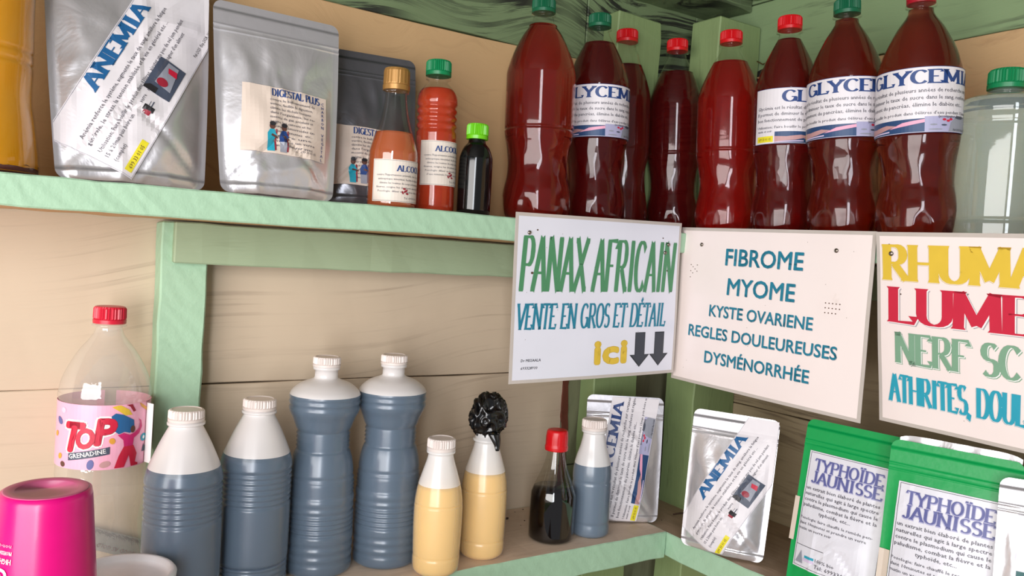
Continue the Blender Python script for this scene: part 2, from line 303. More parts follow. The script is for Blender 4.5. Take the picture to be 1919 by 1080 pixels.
class Flat:
    """flat print composed in metres (u right, v up), later laid on a surface"""
    def __init__(s): s.bm = bmesh.new(); s.mats = []
    def mi(s, m):
        if m not in s.mats: s.mats.append(m)
        return s.mats.index(m)
    def poly(s, pts, m, layer=1):
        f = s.bm.faces.new([s.bm.verts.new((p[0], p[1], layer * LAY)) for p in pts]); f.material_index = s.mi(m)
        f.normal_update()
        if f.normal.z < 0: f.normal_flip()
        return s
    def rect(s, u0, v0, u1, v1, m, layer=1): return s.poly([(u0, v0), (u1, v0), (u1, v1), (u0, v1)], m, layer)
    def ell(s, u, v, a, b, m, layer=1, rot=0, n=14):
        return s.poly([(u + a * cos(t) * cos(rot) - b * sin(t) * sin(rot), v + a * cos(t) * sin(rot) + b * sin(t) * cos(rot)) for t in [2 * pi * i / n for i in range(n)]], m, layer)
    def frame(s, u0, v0, u1, v1, w, m, layer=1):
        s.rect(u0, v0, u1, v0 + w, m, layer); s.rect(u0, v1 - w, u1, v1, m, layer); s.rect(u0, v0, u0 + w, v1, m, layer); return s.rect(u1 - w, v0, u1, v1, m, layer)
    def sans(s, txt, u, v, h, m, width=None, align='L', layer=2, bold=.0, shear=0, rot=0):
        V, P = sans_mesh(txt, 3 if h > .01 else 1)
        if not V: return s
        if bold:
            bb = bold * h * .8
            offs = [(bb, 0), (-bb, 0)] if h < .01 else [(bb * cos(q * pi / 4), bb * sin(q * pi / 4)) for q in range(8)]
            if h < .004: offs = [(bb * 2, 0)]
            for a, b in offs: s.sans(txt, u + a, v + b, h, m, width, align, layer, 0, shear, rot)
        x0 = min(p[0] for p in V); x1 = max(p[0] for p in V); k = h / .72; kx = width / (x1 - x0) if width else k; W = (x1 - x0) * kx
        ox = {'L': 0, 'C': -W / 2, 'R': -W}[align]; vs = []
        for x, y in V:
            a = (x - x0) * kx + ox + shear * y * k; b = y * k
            vs.append(s.bm.verts.new((u + a * cos(rot) - b * sin(rot), v + a * sin(rot) + b * cos(rot), layer * LAY)))
        i = s.mi(m)
        for p in P:
            try: f = s.bm.faces.new([vs[q] for q in p]); f.material_index = i
            except ValueError: pass
        return s
    def slab(s, txt, u, v, h, m, width=None, align='L', layer=2, T=.16, t=.055, serif=.13, shear=0, rise=0, rot=0):
        polys, w = slab_polys(txt, T, t, serif); kx = width / w if width else h; W = w * kx; ox = {'L': 0, 'C': -W / 2, 'R': -W}[align]
        for pl in polys:
            pts = []
            for x, y in pl:
                a = x * kx + ox + shear * y * h; b = y * h + rise * x * kx; pts.append((u + a * cos(rot) - b * sin(rot), v + a * sin(rot) + b * cos(rot)))
            s.poly(pts, m, layer)
        return s
    def xform(s, rot=0, off=(0, 0), k=1):
        for q in s.bm.verts:
            a, b = q.co.x * k, q.co.y * k; q.co.x = a * cos(rot) - b * sin(rot) + off[0]; q.co.y = a * sin(rot) + b * cos(rot) + off[1]
        return s
    def clip(s, u0, v0, u1, v1):
        for co, no in (((u0, 0, 0), (-1, 0, 0)), ((u1, 0, 0), (1, 0, 0)), ((0, v0, 0), (0, -1, 0)), ((0, v1, 0), (0, 1, 0))):
            bmesh.ops.bisect_plane(s.bm, geom=s.bm.verts[:] + s.bm.edges[:] + s.bm.faces[:], plane_co=co, plane_no=no, clear_outer=True)
        return s
    def cut(s, du, dv=None):
        if not s.bm.verts: return s
        us = [v.co.x for v in s.bm.verts]; vs = [v.co.y for v in s.bm.verts]
        for ax, lo, hi, st in ((0, min(us), max(us), du), (1, min(vs), max(vs), dv)):
            if not st: continue
            k = math.floor(lo / st) + 1
            while k * st < hi:
                co = [0, 0, 0]; co[ax] = k * st; no = [0, 0, 0]; no[ax] = 1
                bmesh.ops.bisect_plane(s.bm, geom=s.bm.verts[:] + s.bm.edges[:] + s.bm.faces[:], plane_co=co, plane_no=no); k += 1
        return s
    def build(s, name, parent, fn=None):
        if fn:
            for q in s.bm.verts: q.co = fn(q.co.x, q.co.y, q.co.z)
        return obj(name, s.bm, s.mats, parent)
LAY = .00018
def on_cyl(r, z0, a0=-pi / 2, lift=.0004):
    """wrap (u,v) on a cylinder, u=0 at angle a0"""
    rf = r if callable(r) else (lambda v: r)
    return lambda u, v, w: Vector(((rf(v) + lift + w) * cos(a0 + u / rf(v)), (rf(v) + lift + w) * sin(a0 + u / rf(v)), z0 + v))
def lean_to(o, px, py, h):
    pass

# ------------------------------------------------------------------ room
YA, XB = 1.05, 1.084          # wall faces
ZU, ZL = .0445, -.410         # shelf tops
def struct(o): o['kind'] = 'structure'; return o
floor = struct(obj('floor', board((-1.6, -1.6, -1.54), (1.3, 1.3, -1.5), jit=0, bev=0), 'ground'))
ceil = struct(obj('shade_roof', board((-1.2, -.9, .80), (1.25, 1.25, .82), jit=0, bev=0), 'roof_metal'))  # roof out of view, added to shade the top of the walls
wl = struct(obj('wall_left', board((-1.2, YA + .016, -1.5), (XB + .05, YA + .03, .80), jit=0, bev=0), 'dark_gap'))
wr = struct(obj('wall_right', board((XB + .016, -.9, -1.5), (XB + .03, YA + .03, .80), jit=0, bev=0), 'dark_gap'))
def plank(par, lo, hi, mat, seed): return obj('plank', board(lo, hi, seg=.05, jit=.0007, bev=.001, seed=seed), mat, par)
zs = [(-1.5, -1.1, 'cream_paint'), (-1.098, -.62, 'cream_paint'), (-.618, -.1905, 'cream_paint'), (-.189, .02, 'cream_paint'), (.022, .318, 'cream_paint_up'), (.3195, .46, 'green_dark_wall'), (.462, .80, 'green_dark_wall')]
for i, (a, b, mt) in enumerate(zs):
    plank(wl, (-1.2, YA, a), (.80, YA + .014, b), mt, i * 7)
for i, (a, b, mt) in enumerate([(-1.5, -.9, 'green_mixed'), (-.898, -.35, 'green_mixed'), (-.348, .03, 'green_mixed'), (.032, .445, 'green_dark_wall'), (.447, .8, 'green_dark_wall')]):
    plank(wl, (.8015, YA, a), (1.045, YA + .014, b), mt, 60 + i)
for i, (a, b, mt) in enumerate([(-1.5, .0, 'teal_corner'), (.002, .8, 'green_dark_wall')]):
    plank(wl, (1.0465, YA, a), (XB + .014, YA + .014, b), mt, 70 + i)
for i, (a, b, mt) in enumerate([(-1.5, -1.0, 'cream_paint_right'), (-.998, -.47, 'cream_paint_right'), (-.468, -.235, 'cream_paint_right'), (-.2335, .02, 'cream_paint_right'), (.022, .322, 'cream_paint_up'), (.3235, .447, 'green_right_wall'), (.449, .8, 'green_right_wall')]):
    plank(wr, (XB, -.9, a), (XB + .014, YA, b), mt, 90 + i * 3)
# posts
def post(lo, hi, mat, label, seed): return tag(obj('wall_post', board(lo, hi, seg=.03, jit=.0009, bev=.002, seed=seed), mat), label, 'post')
post((.169, 1.012, -1.5), (.222, YA, .012), 'green_paint', 'light green painted post with rough sawn edge on the left under the upper shelf', 3)
o = post((.835, 1.012, -1.5), (.93, YA, .398), 'green_post', 'green painted post on the left wall just before the corner, behind the gold-lettered pouch', 5)
o['label'] = 'yellowish green wall post left of the corner, rising behind the second green-capped bottle'
o = post((.985, .935, -1.5), (XB, 1.0, .405), 'green_post', 'x', 8)
o['label'] = 'green post in the wall corner, rising behind the middle red-capped bottle'
# thin peel of old plank edge with red-brown stain beside the post
bm = board((.800, YA - .004, -.40), (.812, YA + .001, -.02), seg=.012, jit=.0022, bev=0, seed=12)
tag(obj('resin_streak', bm, 'resin_red'), 'dark red-brown streak running down the wall beside the corner post', 'stain')
# beams
tag(obj('support_beam', board((.182, 1.000, -.0365), (.98, 1.030, .0125), seg=.03, jit=.0007, seed=21), 'green_beam'), 'pale green wooden beam running just under the upper shelf on the left wall', 'beam')
tag(obj('support_beam', board((1.04, -.5, -.0365), (XB, .93, .0125), seg=.03, jit=.0007, seed=22), 'green_beam'), 'green support beam under the upper shelf on the right wall, behind the signs', 'beam')
tag(obj('ceiling_beam', board((-.6, .955, .437), (XB - .002, YA, .52), seg=.03, jit=.0012, seed=24), 'green_dark_wall'), 'dark streaked green beam along the top of the left wall', 'beam')
tag(obj('ceiling_beam', board((1.045, -.6, .452), (XB, .95, .54), seg=.03, jit=.0012, seed=25), 'green_right_wall'), 'green beam along the top of the right wall above the tall bottles', 'beam')
# shelves
def face_mats(f): return 1 if f.normal.z > .8 else (2 if f.normal.z < -.8 else 0)
UF, UX, LF, LX = .860, .870, .867, .878
bm = board((-.7, UF, ZU - .030), (XB, YA, ZU), seg=.03, jit=.0008, mats=face_mats, seed=31)
tag(obj('shelf_board', bm, ['green_paint', 'bare_wood', 'raw_edge']), 'upper shelf board on the left wall, pale green edge, carrying pouches and small bottles', 'shelf')
bm = board((UX, -.4, ZU - .030), (XB, UF - .001, ZU), seg=.03, jit=.0008, mats=face_mats, seed=33)
tag(obj('shelf_board', bm, ['green_paint', 'bare_wood', 'raw_edge']), 'upper shelf board on the right wall under the tall bottles, behind the signs', 'shelf')
bm = board((-.7, LF, ZL - .040), (LX, YA, ZL), seg=.03, jit=.0008, mats=face_mats, seed=35)
tag(obj('shelf_board', bm, ['green_paint', 'bare_wood', 'raw_edge']), 'lower shelf board on the left wall with ribbed bottles of dark liquid', 'shelf')
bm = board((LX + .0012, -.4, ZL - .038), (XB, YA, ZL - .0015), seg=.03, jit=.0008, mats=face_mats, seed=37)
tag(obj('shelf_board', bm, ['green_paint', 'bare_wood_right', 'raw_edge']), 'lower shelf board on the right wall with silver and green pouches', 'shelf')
bm = board((-.7, .60, ZL - .040), (.40, LF - .002, ZL), seg=.05, jit=.0008, mats=face_mats, seed=39)
tag(obj('counter_board', bm, ['green_paint', 'bare_wood', 'raw_edge']), 'wooden counter board in front of the lower left shelf, under the magenta cup', 'counter')

# ------------------------------------------------------------------ signs
def screw(par, x, y, z, axis):
    bm = lathe([(.0028, 0), (.0028, .0006), (.0022, .0014), (.001, .0019), (.0003, .002)], 14)
    o = obj('screw', bm, 'screw_metal', par, True); o.location = (x, y, z); return o
def sign(label, origin, w, h, rot, flat, paper, screws, specks, seed, curl=.004):
    """origin top-left corner; local X right, Z up, front -Y"""
    t = thing('laminated_sign', label, 'sign', origin, rot)
    def S(u, v): return curl * sin(pi * u / w) * (-v / h) * .6 + .0015 * noise.noise(Vector((u * 12, v * 12, seed)))
    g = Flat(); g.rect(-.0045, -h - .0045, w + .0045, .0045, 'laminate', 0); g.cut(.02, .02)
    f0 = lambda u, v, z: Vector((u, -.0005 - z - S(u, v), v))
    o = g.build('laminate_sheet', t, f0)
    md = o.modifiers.new('t', 'SOLIDIFY'); md.thickness = .0008; md.offset = -1
    g = Flat(); g.rect(0, -h, w, 0, paper, 2); g.cut(.02, .02); g.build('paper', t, f0)
    flat.cut(.02, .02).build('lettering', t, lambda u, v, z: f0(u, v, z + 2.5 * LAY))
    for u, v in screws: 
        s = screw(t, u, -.0016 - S(u, v), v, 0); s.rotation_euler = (pi / 2, 0, 0)
    random.seed(seed); q = Flat()
    for u, v, r in specks: q.ell(u, v, r, r * .8, 'nail_rust', 4, n=7)
    for i in range(14): q.ell(random.uniform(.01, w - .01), random.uniform(-h + .01, -.01), .0005, .0004, 'nail_rust', 4, n=5)
    q = q.build('nail_holes', t, f0); q['kind'] = 'stuff'
    return t
SY = UF - .003; SX = UX - .003
# sign 1
c0 = on_y(972, 404, SY); c1 = on_y(1273, 424, SY); c2 = on_y(951, 714, SY)
W1 = (c1 - c0).length; H1 = (c0 - c2).length; a1 = atan2(c1.z - c0.z, c1.x - c0.x)
f = Flat()
def sh(flat, fn, txt, u, v, h, m, halo, dx=.0007, dy=-.0007, **kw):
    getattr(flat, fn)(txt, u + dx * 1.8, v + dy * 1.8, h, halo, layer=2, **kw); getattr(flat, fn)(txt, u + dx, v + dy, h, 'ink_white', layer=3, **kw); getattr(flat, fn)(txt, u, v, h, m, layer=4, **kw)
f.slab('PANAX AFRICAIN', .004, -.0955, .069, 'ink_green', width=W1 - .012, T=.29, t=.05, serif=.13, shear=.07)
f.slab('VENTE EN GROS ET DÉTAIL', .002, -.146, .032, 'ink_teal', width=W1 - .022, T=.25, t=.07, serif=.16, shear=.08)
f.sans('ici', .134, -.196, .032, 'ink_yellow_d', width=.056, bold=.10, layer=1); f.sans('ici', .134, -.196, .032, 'ink_yellow', width=.056, bold=.075)
for k in (0, 1):
    u = .216 + k * .038
    f.poly([(u - .0095, -.155), (u + .0095, -.155), (u + .0095, -.187), (u + .019, -.187), (u, -.205), (u - .019, -.187), (u - .0095, -.187)], 'ink_arrow_d', 1)
    f.poly([(u - .0085, -.156), (u + .0085, -.156), (u + .0085, -.1875), (u + .016, -.1875), (u, -.2035), (u - .016, -.1875), (u - .0085, -.1875)], 'ink_arrow', 2)
f.sans('Dr MISSAALA', .012, -H1 + .0235, .0038, 'ink_black', width=.031, bold=.01, shear=.15); f.sans('693328910', .012, -H1 + .0135, .0038, 'ink_black', width=.026, bold=.01, shear=.15)
sign('white laminated sign with green lettering PANAX AFRICAIN and two black arrows', c0, W1, H1, (0, -a1, 0), f, 'sign_paper', [(.017, -.021), (W1 - .021, -.028), (W1 - .027, -.040)], [(.024, -.073, .0022), (.03, -.017, .0014), (W1 - .032, -.019, .0012), (W1 - .02, -.066, .0018)], 1)
# sign 2
c0 = on_x(1283, 432, SX); c1 = on_x(1637, 441, SX); c2 = on_x(1265, 704, SX)
W2 = (c1 - c0).length; H2 = (c0 - c2).length; a2 = atan2(c1.z - c0.z, c0.y - c1.y)
f = Flat()
for txt, v, h, w in (('FIBROME', -.047, .0235, .128), ('MYOME', -.088, .0235, .112), ('KYSTE OVARIENE', -.121, .0165, .172), ('REGLES DOULEUREUSES', -.153, .0165, .246), ('DYSMÉNORRHÉE', -.188, .0170, .175)):
    f.sans(txt, W2 / 2 - .004 + .0006, v - .0006, h, 'ink_halo', width=w, align='C', layer=1, bold=.03); f.sans(txt, W2 / 2 - .004, v, h, 'ink_teal', width=w, align='C', bold=.03)
spk = [(.02 + .004 * (i % 4), -.05 - .006 * (i // 4) - .003 * (i % 3), .0009) for i in range(10)] + [(W2 - .055 + .005 * (i % 5), -.085 - .006 * (i // 5), .0010) for i in range(14)]
sign('white laminated sign with blue lettering FIBROME MYOME, in the middle of the row', c0, W2, H2, (0, -a2, -pi / 2), f, 'sign_paper_warm', [(.038, -.020), (W2 - .046, -.020)], spk, 2)
# sign 3: hangs with its foot swung in under the shelf
c0 = on_x(1649, 442, SX - .009); b0 = on_y(1655, 788, c0.y); th = atan2(b0.x - c0.x, c0.z - b0.z); H3 = .216; W3 = .305
f = Flat()
sh(f, 'slab', 'RHUMATISME', .004, -.049, .038, 'ink_yellow', 'ink_yellow_d', dx=-.0004, dy=-.0005, width=.312, T=.30, t=.08, serif=.18)
sh(f, 'slab', 'LUMBAGO', .010, -.098, .039, 'ink_red', 'ink_halo', dx=.0012, dy=-.0010, width=.285, T=.27, t=.05, serif=.18)
sh(f, 'slab', 'NERF SCIATI', .018, -.145, .034, 'ink_green_pale', 'ink_green_pale', dx=.0008, dy=-.0009, width=.205, T=.28, t=.06, serif=.16)
sh(f, 'slab', 'ATHRITES, DOULEURS', .010, -.192, .031, 'ink_teal_lt', 'ink_teal', dx=-.0004, dy=-.0005, width=.196, T=.34, t=.06, serif=.18)
f.clip(0, -H3, W3 - .003, 0)
sign('white laminated sign at the right edge with yellow RHUMA and red LUMB lettering', c0, W3, H3, (0, 0, 0), f, 'sign_paper_warm', [(.0145, -.020)], [(.012, -.010, .0015), (.025, -.066, .0012)], 3)
t3 = [o for o in bpy.data.objects if o.name.startswith('laminated_sign')][-1]
t3.rotation_mode = 'QUATERNION'; t3.rotation_quaternion = (Matrix.Rotation(-pi / 2, 3, 'Z') @ Matrix.Rotation(th, 3, 'X')).to_quaternion()

# ------------------------------------------------------------------ bottles
TALL = [(.030, 0), (.040, .004), (.0435, .014), (.0445, .030), (.0430, .046), (.0395, .064), (.0385, .080), (.0400, .096), (.0435, .112), (.0452, .122), (.0452, .1235), (.0440, .1245), (.0440, .1262), (.0452, .1275), (.0452, .150), (.0452, .198), (.0452, .2005), (.0445, .206),
        (.0400, .222), (.0330, .240), (.0250, .256), (.0180, .268), (.0145, .2745), (.0140, .279)]
def tall_mod(k):
    def f(r, z, a):
        z = z / k
        if z < .034: return r * (1 - .13 * max(0, cos(5 * a)) ** 2 * (1 - z / .034) ** .6)
        if .048 < z < .118:
            w = sin(pi * (z - .048) / .070)
            return r * (1 + .022 * w * max(-.4, sin(7 * a + (z - .05) * 70)) + .012 * w * noise.noise(Vector((cos(a) * 3, sin(a) * 3, z * 60))))
        return r
    return f
def tall_bottle(name, label, loc, h, fill, liq, capm, group, tilt=(0, 0), rk=1.0, glyc=None, spin=0):
    k = h / .303
    t = thing(name, label, 'bottle', loc, (tilt[0], tilt[1], 0), group)
    pr = [(r * k * rk if z < .26 else r * k, z * k) for r, z in TALL]; ps = smooth_prof(pr, .0035 * k)
    nk = (.0132 * k, .282 * k)
    mod = tall_mod(k)
    bm = lathe(ps + [(.0132 * k, .2795 * k), (.0132 * k, .2815 * k), (.0175 * k, .282 * k), (.0175 * k, .2835 * k), (.0132 * k, .284 * k), (.0132 * k, .300 * k)], 60, mod, cap1=False)
    b = obj('bottle_body', bm, 'pet_clear', t, True)
    lp = [(r * .982 - .0002, z) for r, z in ps if .002 < z < fill * k]; lp = [(lp[0][0], .0012)] + lp + [(lp[-1][0], fill * k)]
    obj('liquid', lathe(lp, 60, mod), liq, t, True)
    obj('cap', cap_mesh(.0158 * k, .0185 * k, .2855 * k, ribs=36), capm, t, False)
    if glyc is not None: glyc_label(t, .0454 * k * rk, .1245 * k, .074, glyc)
    b.rotation_euler = (0, 0, spin)
    return t
def hands_photo(f, u0, v0, u1, v1, L=2):
    f.rect(u0, v0, u1, v1, 'ink_photo_blue', L); w = u1 - u0; h = v1 - v0
    f.poly([(u0, v0 + h * .1), (u0 + w * .35, v0 + h * .25), (u0 + w * .62, v0 + h * .55), (u0 + w * .45, v0 + h * .7), (u0 + w * .2, v0 + h * .55), (u0, v0 + h * .6)], 'ink_skin', L + 1)
    f.poly([(u0 + w * .5, v0 + h * .35), (u0 + w * .75, v0 + h * .5), (u1, v0 + h * .7), (u1, v0 + h * .95), (u0 + w * .7, v0 + h * .75)], 'ink_pink', L + 1)
    f.poly([(u0, v0 + h * .02), (u0 + w * .5, v0 + h * .12), (u0 + w * .5, v0 + h * .22), (u0, v0 + h * .12)], 'ink_lilac', L + 1)
def glucose_photo(f, u0, v0, u1, v1, L=2):
    w = u1 - u0; h = v1 - v0; f.rect(u0, v0, u1, v1, 'ink_violet_pale', L)
    f.poly([(u0 + w * .45, v0), (u0 + w * .5, v0 + h * .6), (u0 + w * .65, v0 + h * 1.05), (u0 + w * .85, v0 + h * 1.05), (u1, v0 + h * .7), (u1, v0)], 'ink_photo_grey', L + 1)
    f.ell(u0 + w * .72, v0 + h * .93, w * .12, h * .1, 'ink_slate', L + 2)
    for a, b in ((.36, .78), (.44, .7), (.5, .8)): f.ell(u0 + w * a, v0 + h * b, w * .04, h * .08, 'ink_red', L + 2, n=8)
    f.ell(u0 + w * .16, v0 + h * .45, w * .07, h * .06, 'ink_photo_grey', L + 1, n=8); f.ell(u0 + w * .36, v0 + h * .42, w * .06, h * .06, 'ink_slate', L + 1, n=8)
    f.ell(u0 + w * .2, v0 + h * .14, w * .14, h * .05, 'ink_photo_grey', L + 1, n=8)
def glyc_flat(k=1.0):
    """150 x 74 mm label, u from 0"""
    f = Flat()
    f.slab('GLYCEMIA', .040, .0555, .0145, 'ink_navy', width=.140, T=.24, t=.08, serif=.2)
    for s, v, w, h in (("Glycémia est le résultat de plusieurs années de recherche sur certaines plantes", .0455, .205, .0046), ("Il permet de diminuer le taux de sucre dans le sang, renforce et régénère le", .0375, .200, .0046),
                      ("bon fonctionnement du pancréas, élimine le diabète etc...", .0295, .150, .0046), ("Utilisation: Faire bouillir le produit dans 06litres d'eau pendant 15min puis boire un verre", .0205, .205, .0036)):
        f.sans(s, .005, v, h, 'ink_grey', width=w, bold=.02)
    f.sans("(accompagner d'un aliment)", .122, .0165, .0032, 'ink_grey', width=.040, bold=.02, layer=6); f.sans("matin et soir", .006, .0155, .0032, 'ink_grey', width=.022, bold=.02)
    f.rect(.005, .0025, .030, .0105, 'ink_yellow_hi', 1); f.sans('699 33 01 05', .008, .0045, .0038, 'ink_brown', width=.019)
    hands_photo(f, .032, .001, .108, .0160); glucose_photo(f, .108, .001, .166, .0180)
    f.sans('Fab:2025 Exp:2028', .140, .002, .0024, 'ink_black', width=.024, layer=6)
    return f
def glyc_label(t, r, z0, h, a0):
    W = .215; g = Flat(); g.rect(0, 0, W, h, 'paper_white', 0); g.cut(.005); fn = on_cyl(r, z0, a0)
    lb = g.build('label', t, fn)
    f = glyc_flat(); f.rect(0, h - .0005, W, h, 'ink_navy', 1); f.rect(0, 0, W, .0005, 'ink_navy', 1); f.cut(.004); f.build('lettering', lb, fn)
GT = 'tall bottles of red liquid on the upper shelf'
def loc_on(px, py_top, h, plane, val, z0):
    """ground point of an upright thing whose top centre is seen at px,py"""
    p = (on_y if plane == 'y' else on_x)(px, py_top, val); return (p.x, p.y, z0)
def view_tilt(loc, h, px, py):
    """small lean that brings the top to where the photo shows it (towards px)"""
    top = Vector(loc) + Vector((0, 0, h)); c = R.transposed() @ top; r = R.transposed() @ Vector((1, 0, 0))
    return c
def upright(basepx, toppx, z0, plane, val):
    """base point on shelf, and lean angle within the picture's left-right direction"""
    b = base_at(basepx[0], plane, val, z0)
    # horizontal axis across the view
    side = Vector((R[0][0], R[1][0], 0)).normalized()
    r = ray(*toppx); n = Vector((-r.y, r.x, 0))     # vertical plane through top pixel
    # solve b + s*side lies in that plane
    s = -(n.dot(b)) / n.dot(side)
    return b, s, side
def lean(o, s, h, side):
    ang = atan2(s, h); q = Matrix.Rotation(ang, 3, Vector((0, 0, 1)).cross(side)).to_euler(); o.rotation_euler = q
def put_tall(label, base, top, plane, val, fill, liq, capm, glyc=None, rk=1.0, spin=0, h=None):
    b, s, side = upright(base, top, ZU, plane, val)
    if h is None:
        r = ray(*top); d = r * (sqrt((b.x + s * side.x) ** 2 + (b.y + s * side.y) ** 2) / sqrt(r.x ** 2 + r.y ** 2)); h = d.z - ZU
    t = tall_bottle('tall_bottle', label, b, h, fill, liq, capm, GT, rk=rk, glyc=glyc, spin=spin); lean(t, s, h, side)
    print('tall', [round(x, 3) for x in b], 'h', round(h, 3), 'lean', round(math.degrees(atan2(s, h)), 2)); return t
def face_cam(loc, off=0): return atan2(-loc.y, -loc.x) + off
put_tall('tall unlabelled red bottle with dark green cap, leftmost of the tall row', (1003, 416), (1020, 1), 'y', .920, .268, 'liquid_red', 'cap_green_dark', rk=1.07)
put_tall('tall red bottle with dark green cap and white label, second from left in the row', (1112, 416), (1125, 29), 'y', .930, .262, 'liquid_wine', 'cap_green_dark', glyc=-pi / 2 - 2.75, spin=.4)
put_tall('dark red bottle with red cap half hidden behind the second green-capped bottle', (1165, 428), (1176, 58), 'y', .997, .250, 'liquid_wine', 'cap_red', spin=1, rk=.84)
put_tall('unlabelled wine-red bottle with red cap standing in front of the wall corner', (1258, 430), (1270, 76), 'x', .945, .252, 'liquid_wine', 'cap_red', spin=.2, rk=.93)
put_tall('bright red unlabelled bottle with red cap, in front of the corner post', (1358, 434), (1371, 60), 'x', .93, .257, 'liquid_brightred', 'cap_red', spin=.9, rk=1.03)
put_tall('red-capped bottle with white label showing the blue letters GLY', (1464, 438), (1481, 33), 'x', .922, .272, 'liquid_wine', 'cap_red', glyc=-pi / 2 - 1.95, spin=.5, rk=.97)
put_tall('green-capped tall bottle with white and blue label on the right shelf', (1580, 442), (1588, 1), 'x', .925, .278, 'liquid_brown', 'cap_green_dark', glyc=-pi / 2 - 3.0, spin=.7, rk=1.03)
put_tall('largest tall red-brown bottle with crimson cap cut off by the top of the picture', (1716, 446), (1727, -20), 'x', .925, .2785, 'liquid_brown', 'cap_crimson', glyc=-pi / 2 - 3.22, spin=.1, rk=1.06)

# clear jug at the right
b = base_at(1862, 'x', .972, ZU); t = thing('water_jug', 'clear square-shouldered plastic jug of water with green cap at the right end', 'jug', b, (0, 0, .35))
pr = smooth_prof([(.042, 0), (.046, .003), (.047, .02), (.047, .0225), (.0455, .024), (.0455, .026), (.047, .0275), (.047, .132), (.0457, .134), (.047, .136), (.047, .144), (.0457, .146), (.047, .148), (.0467, .158), (.0450, .163), (.0400, .1655), (.0230, .1680), (.0175, .1705)], .003)
sq = lambda r, z, a: r * (1 + .04 * abs(sin(2 * a)) ** 1.5 * min(1, max(0, (.172 - z) / .02)))
obj('jug_body', lathe(pr + [(.0165, .172), (.0195, .1725), (.0195, .174), (.0155, .1745), (.0155, .184)], 64, sq, cap1=False), 'pet_jug', t, True)
obj('liquid', lathe([(r * .98, z) for r, z in pr if .001 < z < .164], 64, sq), 'liquid_water', t, True)
obj('cap', cap_mesh(.0200, .0225, .1765, ribs=34), 'cap_green', t)
JUG = t
# amber bottle at the left
t = thing('amber_bottle', 'large plastic bottle of yellow amber liquid at the left end of the upper shelf', 'bottle', (-.021, .930, ZU))
pr = smooth_prof([(.056, 0), (.061, .003), (.0615, .015), (.057, .05), (.0535, .075), (.0535, .105), (.052, .107), (.0535, .109), (.0535, .116), (.052, .118), (.0535, .120), (.053, .16), (.054, .22), (.050, .25), (.030, .29), (.016, .31)], .004)
obj('bottle_body', lathe(pr + [(.016, .33)], 60, cap1=False), 'pet_clear', t, True)
obj('liquid', lathe([(r * .98, z) for r, z in pr if .0005 < z < .25], 60), 'liquid_amber', t, True)
bm = lathe([(.057, .001), (.0605, .004), (.0606, .009), (.058, .0095)], 60, lambda r, z, a: (r, z if z < .008 else z - .004 * noise.noise(Vector((cos(a) * 4, sin(a) * 4, 1)))))
obj('sediment', bm, 'sediment', t, True)
obj('cap', cap_mesh(.018, .02, .325), 'cap_green', t)

# gold-capped glass bottle and ribbed bottle with spirit labels
def alcool_label(t, rf, z0, W, h, a0, tsize=1.0, hu=.030):
    g = Flat(); g.rect(0, 0, W, h, 'paper_cream', 0); g.cut(.004, .008); fn = on_cyl(rf, z0, a0); lb = g.build('label', t, fn); f = Flat()
    f.slab("ALCOOL D'ALI", hu, h - .0135, .0068, 'ink_navy', width=.062, T=.24, t=.07, serif=.18); f.frame(.001, .001, W - .001, h - .001, .0003, 'ink_grey', 1)
    rows = ["contre l'hypertension artérielle, tue les microbes", "antiseptique intestinal, facilite la digestion et", "élimine les toxines du corps et la mauvaise graisse", "      fièvres, soigne les douleurs musculaires", "Posologie: diluer un bouchon dans un verre", "d'eau minérale bois un verre chaque soir"]
    n = min(len(rows), int((h - .022) / .0048))
    for i, r_ in enumerate(rows[:n]): f.sans(r_, .006 + .002 * (i % 3), h - .0195 - .0048 * i, .0024, 'ink_grey', width=.068 - .004 * (i % 2), bold=.01)
    f.sans('Tel: 699330105', .040, .004, .0024, 'ink_grey', width=.022)
    for k, (a, b) in enumerate(((.040, .016), (.043, .014), (.038, .0115), (.044, .0105), (.041, .013))): f.ell(a, b, .0022, .0012, 'ink_red_d', 3, rot=k, n=6)
    f.cut(.004, .008); f.build('lettering', lb, fn)
b, s, side = upright((732, 390), (744, 139), ZU, 'y', .905)
t = thing('glass_bottle', 'small clear glass bottle with gold cap and cream label, orange liquid low in the neck', 'bottle', b); h = .168; lean(t, s, h, side)
pr = smooth_prof([(.026, 0), (.0295, .003), (.0298, .02), (.0298, .060), (.0285, .072), (.0235, .088), (.0185, .104), (.0150, .120), (.0132, .134), (.0130, .138)], .003)
rfun = lambda v: .0299 if v < .055 else .0299
obj('bottle_body', lathe(pr + [(.0130, .1385), (.0155, .1395), (.0155, .142), (.0128, .143), (.0128, .150)], 56, cap1=False), 'glass_clear', t, True)
obj('liquid', lathe([(r * .96, z + .0005) for r, z in pr if z < .092], 56), 'liquid_orange', t, True)
obj('cap', cap_mesh(.0158, .0265, .1425, ribs=60, ridge=.00015), 'cap_gold', t)
alcool_label(t, .0299, .007, .11, .050, -pi / 2 - 1.25)
b, s, side = upright((812, 398), (823, 116), ZU, 'y', .925)
t = thing('ribbed_bottle', 'small ribbed plastic bottle of orange-red liquid with bright green cap and cream label', 'bottle', b); h = .193; lean(t, s, h, side)
pts = [(.022, 0), (.0255, .003), (.0262, .012), (.0262, .100)]
for i in range(4): z = .102 + i * .0095; pts += [(.0262, z), (.0240, z + .003), (.0240, z + .0045), (.0262, z + .0075)]
pts += [(.0262, .143), (.0240, .152), (.0175, .161), (.0125, .166), (.0125, .168)]
pr = smooth_prof(pts, .0025)
obj('bottle_body', lathe(pr + [(.0125, .1695), (.016, .170), (.016, .172), (.0125, .1725), (.0125, .182)], 56, cap1=False), 'pet_clear', t, True)
